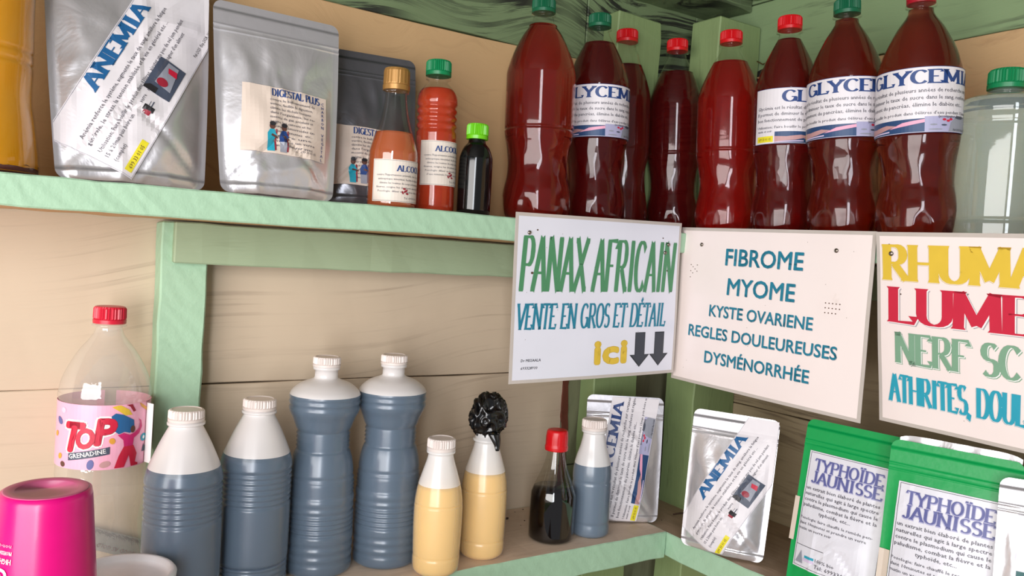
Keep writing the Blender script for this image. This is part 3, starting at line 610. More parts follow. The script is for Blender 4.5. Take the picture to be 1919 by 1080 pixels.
obj('liquid', lathe([(r * .97, z + .0005) for r, z in pr if z < .158], 56), 'liquid_orangered', t, True)
obj('cap', cap_mesh(.0158, .0195, .1745, ribs=36), 'cap_green', t)
alcool_label(t, .0264, .034, .10, .056, -pi / 2 - 1.25, hu=.020)
# small black bottle
b, s, side = upright((886, 404), (896, 231), ZU, 'y', .905)
t = thing('small_bottle', 'small black bottle with lime green cap beside the tall bottles', 'bottle', b); h = .118; lean(t, s, h, side)
obj('bottle_body', lathe(smooth_prof([(.018, 0), (.0212, .002), (.0218, .008), (.0218, .066), (.0205, .078), (.0165, .088), (.0115, .094), (.0108, .100)], .0025), 52), 'black_glass', t, True)
obj('cap', cap_mesh(.0138, .0200, .0985, ribs=44), 'cap_lime', t)
# ---- lower shelf
def xy(px, py, y): p = on_y(px, py, y); return Vector((p.x, p.y, ZL))
def cone_bottle(label, x, y, toppx, k):
    t = thing('cone_top_bottle', label, 'bottle', (x, y, ZL), group='milky plastic bottles with cone tops')
    pts = [(.036, 0), (.0395, .003), (.0405, .010)]
    for i in range(4): z = .012 + i * .006; pts += [(.0405, z), (.0385, z + .003)]
    pts += [(.0405, .036), (.0405, .098)]
    for i in range(7): z = .099 + i * .0062; pts += [(.0405, z), (.0385, z + .0031)]
    pts += [(.0405, .1425), (.0398, .148), (.0370, .158), (.0270, .182), (.0185, .199), (.0165, .2025)]
    pr = smooth_prof([(r * k, z * k) for r, z in pts], .0018)
    obj('bottle_body', lathe(pr + [(.0165 * k, .203 * k), (.0195 * k, .2035 * k), (.0195 * k, .206 * k), (.016 * k, .2065 * k), (.016 * k, .214 * k)], 56, cap1=False), 'hdpe_milky', t, True); two_tone(bpy.data.objects[LAST[0]], .158 * k, 'hdpe_wetted')
    obj('liquid', lathe([(r * .975, z + .0006) for r, z in pr if z < .158 * k], 56), 'liquid_dark', t, True)
    obj('cap', cap_mesh(.0182 * k, .0125 * k, .2075 * k, ribs=46, top_dish=.0008), 'cap_white', t)
    lean(t, *toppx); return t
b, s, side = upright((338, 1080), (353, 760), ZL, 'y', .907); b = xy(338, 1080, .907)
cone_bottle('milky cone-topped bottle of dark liquid with white cap, left of its pair', b.x, b.y, (s, .22, side), 1.0)
b, s, side = upright((468, 1080), (487, 756), ZL, 'y', .936)
cone_bottle('milky cone-topped bottle of dark liquid with white cap, right of its pair', b.x, b.y, (s, .22, side), 1.01)
def waisted(label, x, y, toppx, k):
    t = thing('waisted_bottle', label, 'bottle', (x, y, ZL), group='large ribbed waisted bottles of dark liquid')
    pts = [(.038, 0), (.043, .004), (.0435, .012)]
    for i in range(3): z = .014 + i * .011; pts += [(.0435, z + .001), (.0420, z + .004), (.0435, z + .007)]
    pts += [(.0437, .050)]
    for i in range(5): z = .052 + i * .0062; pts += [(.0437, z), (.0412, z + .003)]
    pts += [(.0432, .085), (.0420, .089), (.0432, .094), (.0428, .099)]
    for i in range(4): z = .100 + i * .0055; pts += [(.0425, z), (.0404, z + .0027)]
    pts += [(.0418, .122), (.0400, .126), (.0408, .130), (.0385, .146), (.0352, .157)]
    for i in range(5): z = .158 + i * .0055; pts += [(.0345, z), (.0328, z + .0027)]
    pts += [(.0352, .187), (.0400, .200), (.0440, .208), (.0455, .214), (.0440, .217), (.0458, .221), (.0445, .225), (.0455, .229), (.0420, .236), (.0320, .244), (.0195, .249), (.0155, .251)]
    pr = smooth_prof([(r * k, z * k) for r, z in pts], .0018)
    obj('bottle_body', lathe(pr + [(.0148 * k, .253 * k), (.0148 * k, .262 * k), (.0172 * k, .2625 * k), (.0172 * k, .266 * k), (.0148 * k, .2665 * k), (.0148 * k, .272 * k)], 60, cap1=False), 'hdpe_milky', t, True); two_tone(bpy.data.objects[LAST[0]], .231 * k, 'hdpe_wetted')
    obj('liquid', lathe([(r * .975, z + .0006) for r, z in pr if z < .231 * k], 60), 'liquid_dark', t, True)
    obj('cap', cap_mesh(.0172 * k, .0125 * k, .2665 * k, ribs=46, top_dish=.0008), 'cap_white', t)
    lean(t, *toppx); return t
b, s, side = upright((594, 1066), (613, 677), ZL, 'y', .952)
waisted('large waisted ribbed bottle of dark liquid with pinkish white cap, left one', b.x, b.y, (s, .268, side), .958)
b, s, side = upright((720, 1060), (739, 674), ZL, 'y', .944)
waisted('large waisted ribbed bottle of dark liquid, beside the yellow juice bottles', b.x, b.y, (s, .27, side), .965)
def milk_bottle(label, base, top, y, h, cap=True, k=1.0):
    b, s, side = upright(base, top, ZL, 'y', y)
    t = thing('juice_bottle', label, 'bottle', b, group='milky bottles of yellow juice'); lean(t, s, h, side)
    pr = smooth_prof([(.024, 0), (.0285, .004), (.0300, .012), (.0300, .022), (.0293, .0235), (.0300, .025), (.0310, .062), (.0308, .088), (.0302, .0885), (.0302, .0895), (.0306, .090), (.0280, .108), (.0225, .127), (.0175, .143), (.0160, .150)], .0025)
    pr = [(r * k, z * k) for r, z in pr]
    obj('bottle_body', lathe(pr + [(.0158 * k, .152 * k), (.0182 * k, .153 * k), (.0182 * k, .1555 * k), (.0155 * k, .156 * k), (.0155 * k, .164 * k)], 52, cap1=False), 'hdpe_white', t, True); two_tone(bpy.data.objects[LAST[0]], .113 * k, 'hdpe_white_wetted')
    obj('liquid', lathe([(r * .97, z + .0006) for r, z in pr if z < .113 * k], 52), 'liquid_milk', t, True)
    if cap: obj('cap', cap_mesh(.0175 * k, .0150 * k, .1565 * k, ribs=46, top_dish=.001), 'cap_white', t)
    return t
milk_bottle('milky bottle of yellow juice with white cap, next to the ribbed bottles', (815, 1046), (829, 803), .881, .172)
MB = milk_bottle('milky bottle of yellow juice topped with a black plastic bag', (901, 1038), (913, 812), .9059, .172, cap=False, k=1.02)
# red-capped sauce bottle
b, s, side = upright((1031, 1008), (1045, 808), ZL, 'y', .917)
t = thing('sauce_bottle', 'clear bottle half full of black liquid with bright red cap on the lower shelf', 'bottle', b); lean(t, s, .158, side)
pr = smooth_prof([(.029, 0), (.0325, .003), (.0330, .010), (.0330, .060), (.0315, .070), (.0260, .084), (.0195, .100), (.0150, .114), (.0128, .126), (.0125, .132)], .003)
obj('bottle_body', lathe(pr + [(.0125, .142)], 56, cap1=False), 'glass_clear', t, True)
obj('liquid', lathe([(r * .97, z + .0006) for r, z in pr if z < .078], 56), 'liquid_black', t, True)
obj('cap', lathe(smooth_prof([(.0166, .130), (.0168, .136), (.0160, .1375), (.0158, .150), (.0150, .157), (.0125, .1595), (.004, .160), (.0005, .160)], .0015), 60, lambda r, z, a: r + (.0002 * (1 if sin(36 * a) > 0 else -1) if .138 < z < .152 else 0)), 'cap_red', t, True)
# blue-grey bottle
b, s, side = upright((1104, 1001), (1115, 785), ZL, 'y', .9116)
t = thing('bluegrey_bottle', 'slim milky bottle of blue-grey liquid with clear cap beside the silver pouch', 'bottle', b); lean(t, s, .172, side)
pr = smooth_prof([(.025, 0), (.0285, .003), (.0288, .012), (.0280, .020), (.0288, .022), (.0288, .078), (.0278, .080), (.0288, .083), (.0282, .098), (.0250, .114), (.0200, .130), (.0168, .144), (.0160, .150)], .0025)
obj('bottle_body', lathe(pr + [(.0155, .152), (.0185, .1525), (.0185, .155), (.0155, .1555), (.0155, .164)], 52, cap1=False), 'hdpe_white', t, True); two_tone(bpy.data.objects[LAST[0]], .106, 'hdpe_blue_wetted')
obj('liquid', lathe([(r * .975, z + .0006) for r, z in pr if z < .106], 52), 'liquid_bluegrey', t, True)
obj('cap', cap_mesh(.0182, .0155, .1565, ribs=46, top_dish=.0012), 'cap_white', t)
# empty soda bottle with pink label
b, s, side = upright((190, 1080), (206, 577), ZL, 'y', .992); b = Vector(loc_on(206, 577, 0, 'y', .992, ZL))
t = thing('soda_bottle', 'empty clear soda bottle with red cap and pink TOP GRENADINE label', 'bottle', b + Vector((-.004, 0, 0)), (0, radians(.8), 0))
pts = [(.030, 0), (.040, .004), (.0465, .016), (.0475, .040), (.0460, .062), (.0440, .080), (.0455, .100), (.0475, .116), (.0475, .128), (.0465, .130), (.0465, .222), (.0475, .224), (.0468, .230), (.0435, .244), (.0365, .260), (.0285, .274), (.0210, .284), (.0155, .292), (.0135, .298)]
pr = smooth_prof(pts, .004)
obj('bottle_body', lathe(pr + [(.0132, .3005), (.0178, .301), (.0178, .3025), (.0132, .303), (.0132, .318)], 64, tall_mod(1.0), cap1=False), 'pet_empty', t, True)
obj('cap', cap_mesh(.0165, .019, .304, ribs=32), 'cap_pinkred', t)
fn = on_cyl(.0468, .150, -pi / 2 - .10); H = .070
plain('label_pink', (244, 176, 200), .35)
g = Flat(); g.rect(-.147, 0, .135, H, 'label_pink', 0); g.cut(.004); 
lb = g.build('label', t, fn)
g = Flat(); g.rect(0, 0, .020, H - .003, 'ink_white', 0); g.cut(.004); fl = g.build('loose_end', lb, lambda u, v, w: Vector((.0478 * cos(-pi / 2 + .95) + u * .25 + .0003, .0478 * sin(-pi / 2 + .95) - u * .5,   .151 + v)))
f = Flat()
def T(txt, u, v, h, **k): 
    f.sans(txt, u, v, h, 'ink_white', layer=2, bold=.17, **k); f.sans(txt, u + .0002, v, h, 'ink_red_d', layer=3, bold=.085, **k); f.sans(txt, u, v + .0002, h, 'ink_red', layer=4, bold=.07, **k)
T('T', -.044, .020, .031, width=.019, shear=.18); T('O', -.028, .024, .021, width=.017, shear=.1); T('P', -.0085, .028, .028, width=.017, shear=.12)
f.poly([(-.036, .009), (.006, .017), (.006, .025), (-.036, .017)], 'ink_slate', 3); f.sans('GRENADINE', -.0345, .0112, .0052, 'ink_white', width=.038, layer=4, bold=.03, rot=.19)
# the dancing figure: hair, arms, top, trousers
f.poly([(.006, .058), (.010, .061), (.018, .059), (.030, .052), (.031, .043), (.026, .038), (.020, .040), (.014, .038), (.008, .043)], 'ink_blue', 3)
f.poly([(.013, .037), (.019, .039), (.026, .036), (.032, .038), (.038, .042), (.039, .048), (.036, .053), (.040, .050), (.042, .043), (.038, .036), (.031, .032), (.030, .024), (.020, .024), (.019, .031)], 'ink_magenta', 4)
f.poly([(.020, .024), (.031, .024), (.036, .014), (.034, .005), (.038, .003), (.038, .001), (.029, .001), (.026, .014), (.021, .001), (.011, .001), (.015, .014)], 'ink_red', 3)
f.ell(.029, .042, .0028, .004, 'ink_brown', 5); f.poly([(.006, .068), (.014, .070), (.024, .064), (.028, .058), (.020, .058), (.012, .064)], 'ink_yellow', 2); f.poly([(.018, .071), (.027, .070), (.032, .062), (.029, .061), (.025, .067)], 'ink_red_d', 3)
f.poly([(.036, .071), (.050, .063), (.056, .058), (.052, .058), (.040, .065)], 'ink_orange', 2); f.poly([(.050, .069), (.056, .069), (.056, .073), (.051, .072)], 'ink_red_d', 2)
f.ell(.046, .030, .005, .0045, 'ink_teal_lt', 2); f.ell(.046, .030, .002, .002, 'ink_white', 3); f.poly([(.044, .014), (.052, .014), (.052, .024), (.049, .018), (.047, .023), (.045, .018)], 'ink_slate', 2)
for k, (u, v, c) in enumerate(((-.046, .062, 'ink_lilac'), (-.052, .050, 'ink_purple'), (.008, .031, 'ink_orange'), (-.012, .006, 'ink_purple'), (-.049, .012, 'ink_orange'), (.002, .006, 'ink_skin'), (-.044, .004, 'ink_brown'), (.070, .060, 'ink_purple'), (.072, .040, 'ink_teal_lt'), (.070, .018, 'ink_red'), (-.058, .035, 'ink_orange'), (.066, .028, 'ink_orange'))): f.ell(u, v, .0035, .0055 if k % 2 else .003, c, 2, rot=k)
f.clip(-.146, .0005, .134, H - .0005).cut(.004); f.build('lettering', lb, fn)
# magenta cup, upside down
cb = Vector((.0457, .752, ZL)); hc = .192
t = thing('plastic_cup', 'shiny magenta plastic cup standing upside down at the bottom left', 'cup', cb, (0, 0, 0))
rc = lambda z: .0475 - .0135 * (z / hc) ** 1.0
obj('cup_body', lathe(smooth_prof([(.0500, 0), (.0505, .004), (.0480, .006), (rc(.04), .04), (rc(.12), .12), (rc(hc - .006), hc - .006), (rc(hc) - .0006, hc - .001), (.0315, hc)], .006), 72, cap1=False), 'cup_magenta', t, True)
obj('cup_base', lathe([(.0318, hc - .0001), (.0305, hc + .0004), (.0230, hc + .0002), (.0222, hc - .003), (.0215, hc - .0035), (.001, hc - .0032)], 72), 'cup_base', t, True)
f = Flat()
for s_, v, h, w in (('HIGH QUALITY GEL'[:12], .010, .0055, .034), ('ALCOHOL FREE FORMULA', .0215, .0030, .036), ('PROFESSIONAL HAIR', .0275, .0030, .036), ('GEL M', -.006, .0115, .036)): pass
f.sans('HIGH QUALITY', 0, 0, .0052, 'ink_white', width=.036, bold=.03, align='C'); f.sans('PROFESSIONAL STRENGTH', 0, -.007, .0036, 'ink_white', width=.036, bold=.02, align='C'); f.sans('non-alcoholic', 0, -.013, .0040, 'ink_pink', width=.034, bold=.02, align='C'); f.sans('GEL', 0, .010, .014, 'ink_white', width=.030, bold=.05, align='C')
f.xform(pi, (0, .146), .85); f.cut(.004, .01); f.build('lettering', t, on_cyl(lambda v: rc(v), 0, face_cam(cb) - 1.05, .0005))
# white tub
tb = Vector((.116, .835, ZL)); t = thing('white_tub', 'round white plastic tub with rim, between magenta cup and milky bottle', 'tub', tb)
obj('tub_body', lathe(smooth_prof([(.036, 0), (.038, .003), (.044, .070), (.0495, .0715), (.0500, .076), (.0480, .0785), (.0445, .0780), (.043, .0735), (.040, .071), (.030, .0700), (.001, .0695)], .004), 64), 'white_plastic', t, True)
# printed strip lying against the wall
c0 = on_y(150, 1003, 1.040); c1 = on_y(285, 1037, 1.040); W = (c1 - c0).length; a = atan2(c1.z - c0.z, c1.x - c0.x)
t = thing('printed_strip', 'narrow grey strip with dark fibres and upside-down red GOOD AS GOLD print', 'strip', c0 + Vector((0, 0, 0)), (0, -a, 0))
obj('strip_body', board((0, 0, -.0125), (W, .0025, .0125), seg=.01, jit=.0003, bev=.0005), 'strip_grey', t)
random.seed(5); bm = bmesh.new()
for i in range(170):
    x = random.uniform(.001, W - .004); z = .0115 - abs(random.gauss(0, .0022)); l = random.uniform(.002, .006); an = random.gauss(-.5, .8)
    d = Vector((cos(an), 0, -abs(sin(an)))) * l; p = Vector((x, -.0006 - random.random() * .0008, z)); w = Vector((0, 0, .00035)) 
    vs = [bm.verts.new(q) for q in (p - w, p + d - w, p + d + w, p + w)]; bm.faces.new(vs)
fz = obj('fibres', bm, 'strip_dark', t); fz['kind'] = 'stuff'
f = Flat(); f.sans('GOOD AS GOLD', 0, 0, .0048, 'ink_red_d', width=.046, bold=.02, align='C', shear=.1); f.xform(pi, (W * .52, -.0035)); f.build('lettering', t, lambda u, v, w: Vector((u, -.0010 - w, v)))

# ------------------------------------------------------------------ pouches
def pouch(name, label, loc, w, h, bulge, yaw, leanb, foil_m='foil', seal_m='foil_seal', taper=.0, seed=0, roll=0, zipz=.028, wr=1.0, group=None, bottom_open=.022):
    """stand-up pouch: sealed flat rims, full belly, folded foot. local X across, -Y front, Z up"""
    t = thing(name, label, 'pouch', loc, (0, 0, 0), group)
    t.rotation_mode = 'QUATERNION'; t.rotation_quaternion = (Matrix.Rotation(yaw, 3, 'Z') @ Matrix.Rotation(-leanb, 3, 'X') @ Matrix.Rotation(roll, 3, 'Y')).to_quaternion()
    rc_ = .010; seal = .007
    def half(v):
        hw = w / 2 * (1 - taper * (1 - v / h) ** 1.6)
        d = min(v, h - v)
        if d < rc_: hw -= rc_ - sqrt(max(0, rc_ * rc_ - (rc_ - d) ** 2))
        return hw
    def S(u, v, side=1):
        hw = half(v) - seal
        if v > h - zipz: 
            b = 0
        else:
            t_ = v / (h - zipz)
            prof = (1 - t_) ** .55 * min(1, .35 + .65 * (t_ / .16) ** .7 if t_ > 0 else .35) * (.9 if side > 0 else .75)
            prof = max(prof, 0) * (1 + .25 * exp(-((t_ - .35) / .2) ** 2))
            x = max(0, 1 - (abs(u) / max(.001, hw)) ** 2.4); b = bulge * prof * x
            env = x ** .5 * min(1, (1 - t_) * 5)
            q = Vector((u * 22 + seed, v * 14, seed * 3.1 + side))
            rdg = 1 - abs(noise.noise(q + noise.noise_vector(q * .7) * .9)) * 2
            b += wr * env * (.0050 * max(0, rdg - .55) + .0022 * noise.noise(q * 2.3))
            # fold lines running in from the lower corners
            kd = abs(u) / (w / 2) - .95 + v / (h * .33)
            b -= wr * .003 * exp(-(kd / .07) ** 2) * (1 if v < h * .3 else 0) * env
        dz = (v - (h - zipz)) 
        b += .0011 * exp(-(dz / .0012) ** 2) + .0009 * exp(-((dz + .006) / .001) ** 2)
        return b
    def sheet(side):
        bm = bmesh.new(); nu = 44; rows = sorted(set([0] + [rc_ * (1 - cos(pi / 2 * i / 6)) for i in range(1, 7)] + [h - rc_ * (1 - cos(pi / 2 * i / 6)) for i in range(0, 7)] + [h - zipz + k * .0008 for k in range(-10, 5)] + [rc_ + (h - 2 * rc_) * i / 60 for i in range(61)]))
        grid = []
        for v in rows:
            hw = half(v); grid.append([bm.verts.new((hw * x, -side * (S(hw * x, v, side) + .0004), v)) for x in [-1 + 2 * j / nu for j in range(nu + 1)]])
        for a, b in zip(grid, grid[1:]):
            for j in range(nu):
                fv = (a[j], a[j + 1], b[j + 1], b[j]); fc = bm.faces.new(fv if side > 0 else fv[::-1])
                u = (a[j].co.x + a[j + 1].co.x) / 2; v = (a[j].co.z + b[j].co.z) / 2
                fc.material_index = 1 if (abs(u) > half(v) - seal or v > h - zipz - .001) else 0
        return bm
    fr = obj('front_panel', sheet(1), [foil_m, seal_m], t, True); obj('back_panel', sheet(-1), [foil_m, seal_m], t, True)
    # gusset foot between the panels
    bm = bmesh.new(); n = 24; A = []; B = []; 
    for i in range(n + 1):
        u = (half(.003)) * (-1 + 2 * i / n); A.append(bm.verts.new((u, -S(u, .003, 1), .003))); B.append(bm.verts.new((u, S(u, .003, -1), .003)))
    for i in range(n): bm.faces.new((A[i], B[i], B[i + 1], A[i + 1]))
    obj('gusset', bm, seal_m, t)
    fn = lambda u, v, z: Vector((u, -(S(u, v, 1) + .0023 + z * 2.2), v))
    return t, fn, half
def blood_bag(f, u, v, k=1.0, L=2):
    f.rect(u, v, u + .036 * k, v + .024 * k, 'ink_slate', L); f.poly([(u + .008 * k, v + .003 * k), (u + .034 * k, v + .006 * k), (u + .034 * k, v + .016 * k), (u + .010 * k, v + .018 * k)], 'ink_photo_grey', L + 1)
    f.poly([(u, v + .013 * k), (u + .006 * k, v + .013 * k), (u + .006 * k, v + .020 * k), (u + .0025 * k, v + .024 * k), (u, v + .024 * k)], 'ink_black', L + 1)
    f.ell(u + .013 * k, v + .0125 * k, .004 * k, .005 * k, 'ink_red_d', L + 2); f.poly([(u + .024 * k, v + .004 * k), (u + .030 * k, v + .006 * k), (u + .029 * k, v + .014 * k), (u + .024 * k, v + .012 * k)], 'ink_red', L + 2)
def anemia_flat(k=1.0):
    """strip label 215 x 72 mm"""
    f = Flat(); W = .215; Hh = .072
    f.slab('ANEMIA', .052, .0575, .0125, 'ink_blue', width=.098, T=.27, t=.07, serif=.2)
    for s, u, v, w in (("Anémia renforce le système, augmente le taux de sang, améliore la fatigue", .010, .0465, .150), ("générale, le stress, la tension stabilisée et la vie en général etc ...", .008, .0395, .140), ("Utilisation: Faire bouillir le produit dans 03litres, ajouter une peu de sel jem pendant", .007, .0300, .152),
                       ("15 à 20min puis boire un           verre    matin et soir (accompagner d'un aliment", .006, .0235, .142), ("(complet)", .006, .0165, .016)):
        f.sans(s, u, v, .0034, 'ink_grey', width=w, bold=.014)
    f.rect(.004, .003, .034, .009, 'ink_yellow_hi', 1); f.sans('699 33 01 05', .007, .0042, .0034, 'ink_brown', width=.022)
    f.sans('Fab:2025  Exp:2028, 100% bio', .135, .0055, .0028, 'ink_black', width=.040)
    blood_bag(f, .078, .006, 1.0); f.rect(.056, .014, .060, .020, 'ink_red_d', 2); f.rect(.059, .0125, .064, .0215, 'ink_black', 2); f.rect(.064, .0155, .070, .0163, 'ink_slate', 2); f.rect(.064, .018, .069, .0184, 'ink_slate', 2)
    f.frame(.0006, .0006, W - .0006, Hh - .0006, .00025, 'ink_photo_grey', 1)
    return f
def side_clip(f, half, h):
    for sg in (-1, 1):
        a = Vector((sg * (half(.012) - .001), 0, 0)); b = Vector((sg * (half(h * .75) - .001), h * .75, 0)); d = b - a
        bmesh.ops.bisect_plane(f.bm, geom=f.bm.verts[:] + f.bm.edges[:] + f.bm.faces[:], plane_co=a, plane_no=(sg * d.y, -sg * d.x, 0), clear_outer=True)
def strip_label(t, fn, half, w, h, flat, ang, off, k=1.0, W=.215, Hh=.072, hmax=None):
    hw = w / 2 - .001
    g = Flat(); g.rect(0, 0, W, Hh, 'paper_white', 0); g.xform(ang, off, k); g.clip(-hw, .002, hw, (hmax or h - .002)); side_clip(g, half, h); g.cut(.0045, .0045); lb = g.build('label', t, fn)
    flat.xform(ang, off, k); flat.clip(-hw, .002, hw, (hmax or h - .002)); side_clip(flat, half, h); flat.cut(.0045, .0045); flat.build('lettering', lb, fn); return lb
GP = 'silver stand-up pouches'
# 1 large silver pouch, upper left
p = base_at(250, 'y', .922, ZU)
t, fn, hf = pouch('silver_pouch', 'large silver pouch with slanted ANEMIA label leaning on the upper left shelf', (p.x, p.y, ZU + .002), .166, .262, .020, .06, radians(14), taper=.14, seed=1, group=GP)
strip_label(t, fn, hf, .166, .262, anemia_flat(), radians(63), (-.004, .002), 1.22)
# 2 digestal
def digestal(t, fn, w, h, u0, v0, off=0):
    W, Hh = .086, .068
    g = Flat(); g.rect(0, 0, W, Hh, 'paper_beige', 0); g.xform(-.03, (u0, v0), 1.14); g.clip(-w / 2 + .003, .004, w / 2 - .003, h); g.cut(.0045, .0045); lb = g.build('label', t, fn); f = Flat()
    f.slab('DIGESTAL PLUS', .028, Hh - .009, .0072, 'ink_navy', width=.050, T=.27, t=.07, serif=.12)
    rows = ['contre le ballonnement de', 'ventre, facilite la digestion,', 'élimine les déchets toxiques', "dans l'organisme, les re-", 'montés de gaz, prévient et', 'soigne les cancers et tu-', 'meurs , hémorroïdes ex-', 'ternes et internes  etc...', '            mettre une', '            demi dans un verre', "            d'eau mélanger avec"]
    for i, r_ in enumerate(rows): f.sans(r_, .026, Hh - .0145 - .0046 * i, .0027, 'ink_grey', width=.046 - .002 * (i % 3), bold=.016)
    f.sans('tel : 699 33 01 05', .052, .0045, .0026, 'ink_grey', width=.022)
    for i, ch in enumerate('CHARBON VEGETAL'): f.sans(ch, .0812, Hh - .0085 - .0042 * i, .0032, 'ink_navy', bold=.02, align='C')
    # two cartoon figures holding their bellies
    for u, c1, c2 in ((.028, 'ink_teal_lt', 'ink_teal_lt'), (.040, 'ink_navy', 'ink_photo_grey')):
        f.ell(u, .0265, .0028, .0032, 'ink_brown', 3); f.ell(u + .0002, .0290, .0030, .0022, 'ink_black', 4)
        f.poly([(u - .004, .012), (u - .0045, .019), (u - .002, .0235), (u + .002, .0235), (u + .0045, .018), (u + .002, .012)], c1, 3)
        f.poly([(u - .0035, .002), (u - .004, .012), (u + .003, .012), (u + .0032, .002)], c2, 3); f.rect(u + .0035, .003, u + .0048, .024, 'ink_red_d', 2)
        f.poly([(u - .001, .017), (u + .006, .015), (u + .006, .0165), (u, .019)], 'ink_brown', 4)
    f.xform(-.03, (u0, v0), 1.14); f.clip(-w / 2 + .003, .004, w / 2 - .003, h); f.cut(.0045, .0045); f.build('lettering', lb, fn)
p = base_at(522, 'y', .905, ZU)
t, fn, hf = pouch('silver_pouch', 'silver pouch with full beige DIGESTAL PLUS label, standing in front', (p.x, p.y, ZU + .002), .146, .216, .017, .02, radians(10), taper=.13, seed=2, group=GP, roll=radians(.5))
digestal(t, fn, .146, .216, -.046, .046)
p = base_at(684, 'y', .955, ZU)
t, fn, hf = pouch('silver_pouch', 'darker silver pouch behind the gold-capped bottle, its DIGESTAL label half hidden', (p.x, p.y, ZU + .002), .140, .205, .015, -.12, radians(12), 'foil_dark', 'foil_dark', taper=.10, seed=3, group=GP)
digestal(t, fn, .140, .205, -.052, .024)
# lower ones
p = on_shelf(1162, 978, ZL)
t, fn, hf = pouch('silver_pouch', 'silver pouch with blue GLYCEMIA label beside the blue-grey bottle', (p.x, p.y, ZL + .0015), .122, .194, .018, -.55, radians(7), taper=.05, seed=4, group=GP)
strip_label(t, fn, hf, .122, .194, glyc_flat(), radians(81), (.023, -.003), 1.0, W=.215, Hh=.074)
p = on_shelf(1350, 1040, ZL)
t, fn, hf = pouch('silver_pouch', 'silver pouch with slanted ANEMIA label on the lower right shelf', (p.x, p.y, ZL + .0015), .124, .198, .022, -1.12, radians(9), taper=.05, seed=5, group=GP)
strip_label(t, fn, hf, .124, .198, anemia_flat(), radians(63), (.002, -.006), 1.08)
def typh(t, fn, w, h, lw, lh, u0, v0, foot):
    g = Flat(); g.rect(0, 0, lw, lh, 'paper_pale', 0); g.xform(0, (u0, v0)); g.cut(.0045, .0045); lb = g.build('label', t, fn); f = Flat()
    f.frame(.002, .002, lw - .003, lh - .0015, .0005, 'ink_black', 1)
    f.slab('TYPHOÏDE', .010, lh - .024, .014, 'ink_violet_pale', width=lw - .020, layer=1, T=.28, t=.12, serif=.2); f.slab('TYPHOÏDE', .010, lh - .023, .014, 'ink_purple', width=lw - .020, T=.20, t=.07, serif=.18)
    f.slab('JAUNISSE', .008, lh - .040, .014, 'ink_violet_pale', width=lw - .017, layer=1, T=.28, t=.12, serif=.2); f.slab('JAUNISSE', .008, lh - .039, .014, 'ink_purple', width=lw - .017, T=.20, t=.07, serif=.18)
    for i, r_ in enumerate(['un extrait bien élaboré de plantes', 'naturelles qui agit à large spectre', 'contre le plasmodium qui cause le', 'paludisme, combat la fièvre et la']): f.sans(r_, .004, lh - .049 - .0072 * i, .0045, 'ink_grey', width=lw - .014, bold=.025)
    f.sans('typhoïde, etc...', .028, lh - .0778, .0045, 'ink_grey', width=.042, bold=.025)
    for i, r_ in enumerate(['Posologie: faire chauffé le remède pen-', 'dant 10minutes et prendre un verre', 'matin un verre soir']): f.sans(r_, .002 , lh - .087 - .0066 * i, .0036, 'ink_grey', width=(lw - .014, lw - .020, .048)[i], bold=.02)
    if foot:
        f.rect(.002, .028, lw * .4, .0286, 'ink_black', 1); f.poly([(.004, .006), (.012, .022), (.016, .006)], 'ink_photo_grey', 2); f.rect(.018, .014, .032, .017, 'ink_teal_lt', 2); f.rect(.016, .010, .032, .013, 'ink_lilac', 2)
        f.sans('100% bio', .034, .0135, .0042, 'ink_grey', width=.026, bold=.02); f.sans('Tél: 699330105', .034, .0060, .0048, 'ink_grey', width=.050, bold=.02)
    f.xform(0, (u0, v0)); f.cut(.0045, .0045); f.build('lettering', lb, fn)
GG = 'green stand-up pouches'
p = on_shelf(1560, 1134, ZL)
t, fn, hf = pouch('green_pouch', 'green pouch with white TYPHOÏDE JAUNISSE label, left of its pair', (p.x, p.y, ZL + .0015), .138, .218, .014, -1.45, radians(9), 'pouch_green', 'pouch_green', taper=.06, seed=6, group=GG, wr=.5)
typh(t, fn, .138, .218, .110, .148, -.058, .030, True)
for a, b, c, d in ((-.0690, .060, -.0625, .116), (.051, .040, .0680, .092)): g = Flat(); g.rect(a, b, c, d, 'pouch_window', 0); g.cut(.005, .006); g.build('side_window', t, fn)
p = on_shelf(1745, 1226, ZL)
t, fn, hf = pouch('green_pouch', 'green pouch with silver back edge and TYPHOÏDE JAUNISSE label, overlapping its neighbour', (p.x, p.y, ZL + .0015), .134, .222, .014, -1.32, radians(8), 'pouch_green', 'pouch_green', taper=.05, seed=7, group=GG, wr=.5)
typh(t, fn, .134, .222, .110, .154, -.053, .022, True)
g = Flat(); g.rect(-.0655, .030, -.0535, .096, 'pouch_window', 0); g.cut(.005, .006); g.build('side_window', t, fn)
bm = bmesh.new(); n = 24; A = []; B = []      # silver inner face of the back panel, standing a little higher
for i in range(n + 1):
    u = -.060 + .123 * i / n; A.append(bm.verts.new((u, .003, .190))); B.append(bm.verts.new((u, .0055 + .001 * sin(i), .2290 - .004 * (abs(i / n - .5) * 2) ** 8)))
for i in range(n): bm.faces.new((A[i], A[i + 1], B[i + 1], B[i]))
obj('silver_lip', bm, 'foil', t, True)
p = on_shelf(1974, 1312, ZL)
t, fn, hf = pouch('silver_pouch', 'silver pouch cut off by the right edge with a picture of teal capsules', (p.x, p.y, ZL + .0015), .120, .208, .014, -1.1, radians(8), taper=.03, seed=8, group=GP)
g = Flat(); g.rect(-.042, .020, .050, .172, 'paper_pale', 0); g.cut(.0045, .0045); lb = g.build('label', t, fn); f = Flat()
plain('ink_photo_teal', (36, 96, 96), .5); plain('ink_capsule', (110, 178, 168), .5)
f.rect(-.040, .046, .040, .116, 'ink_photo_teal', 1); random.seed(9)
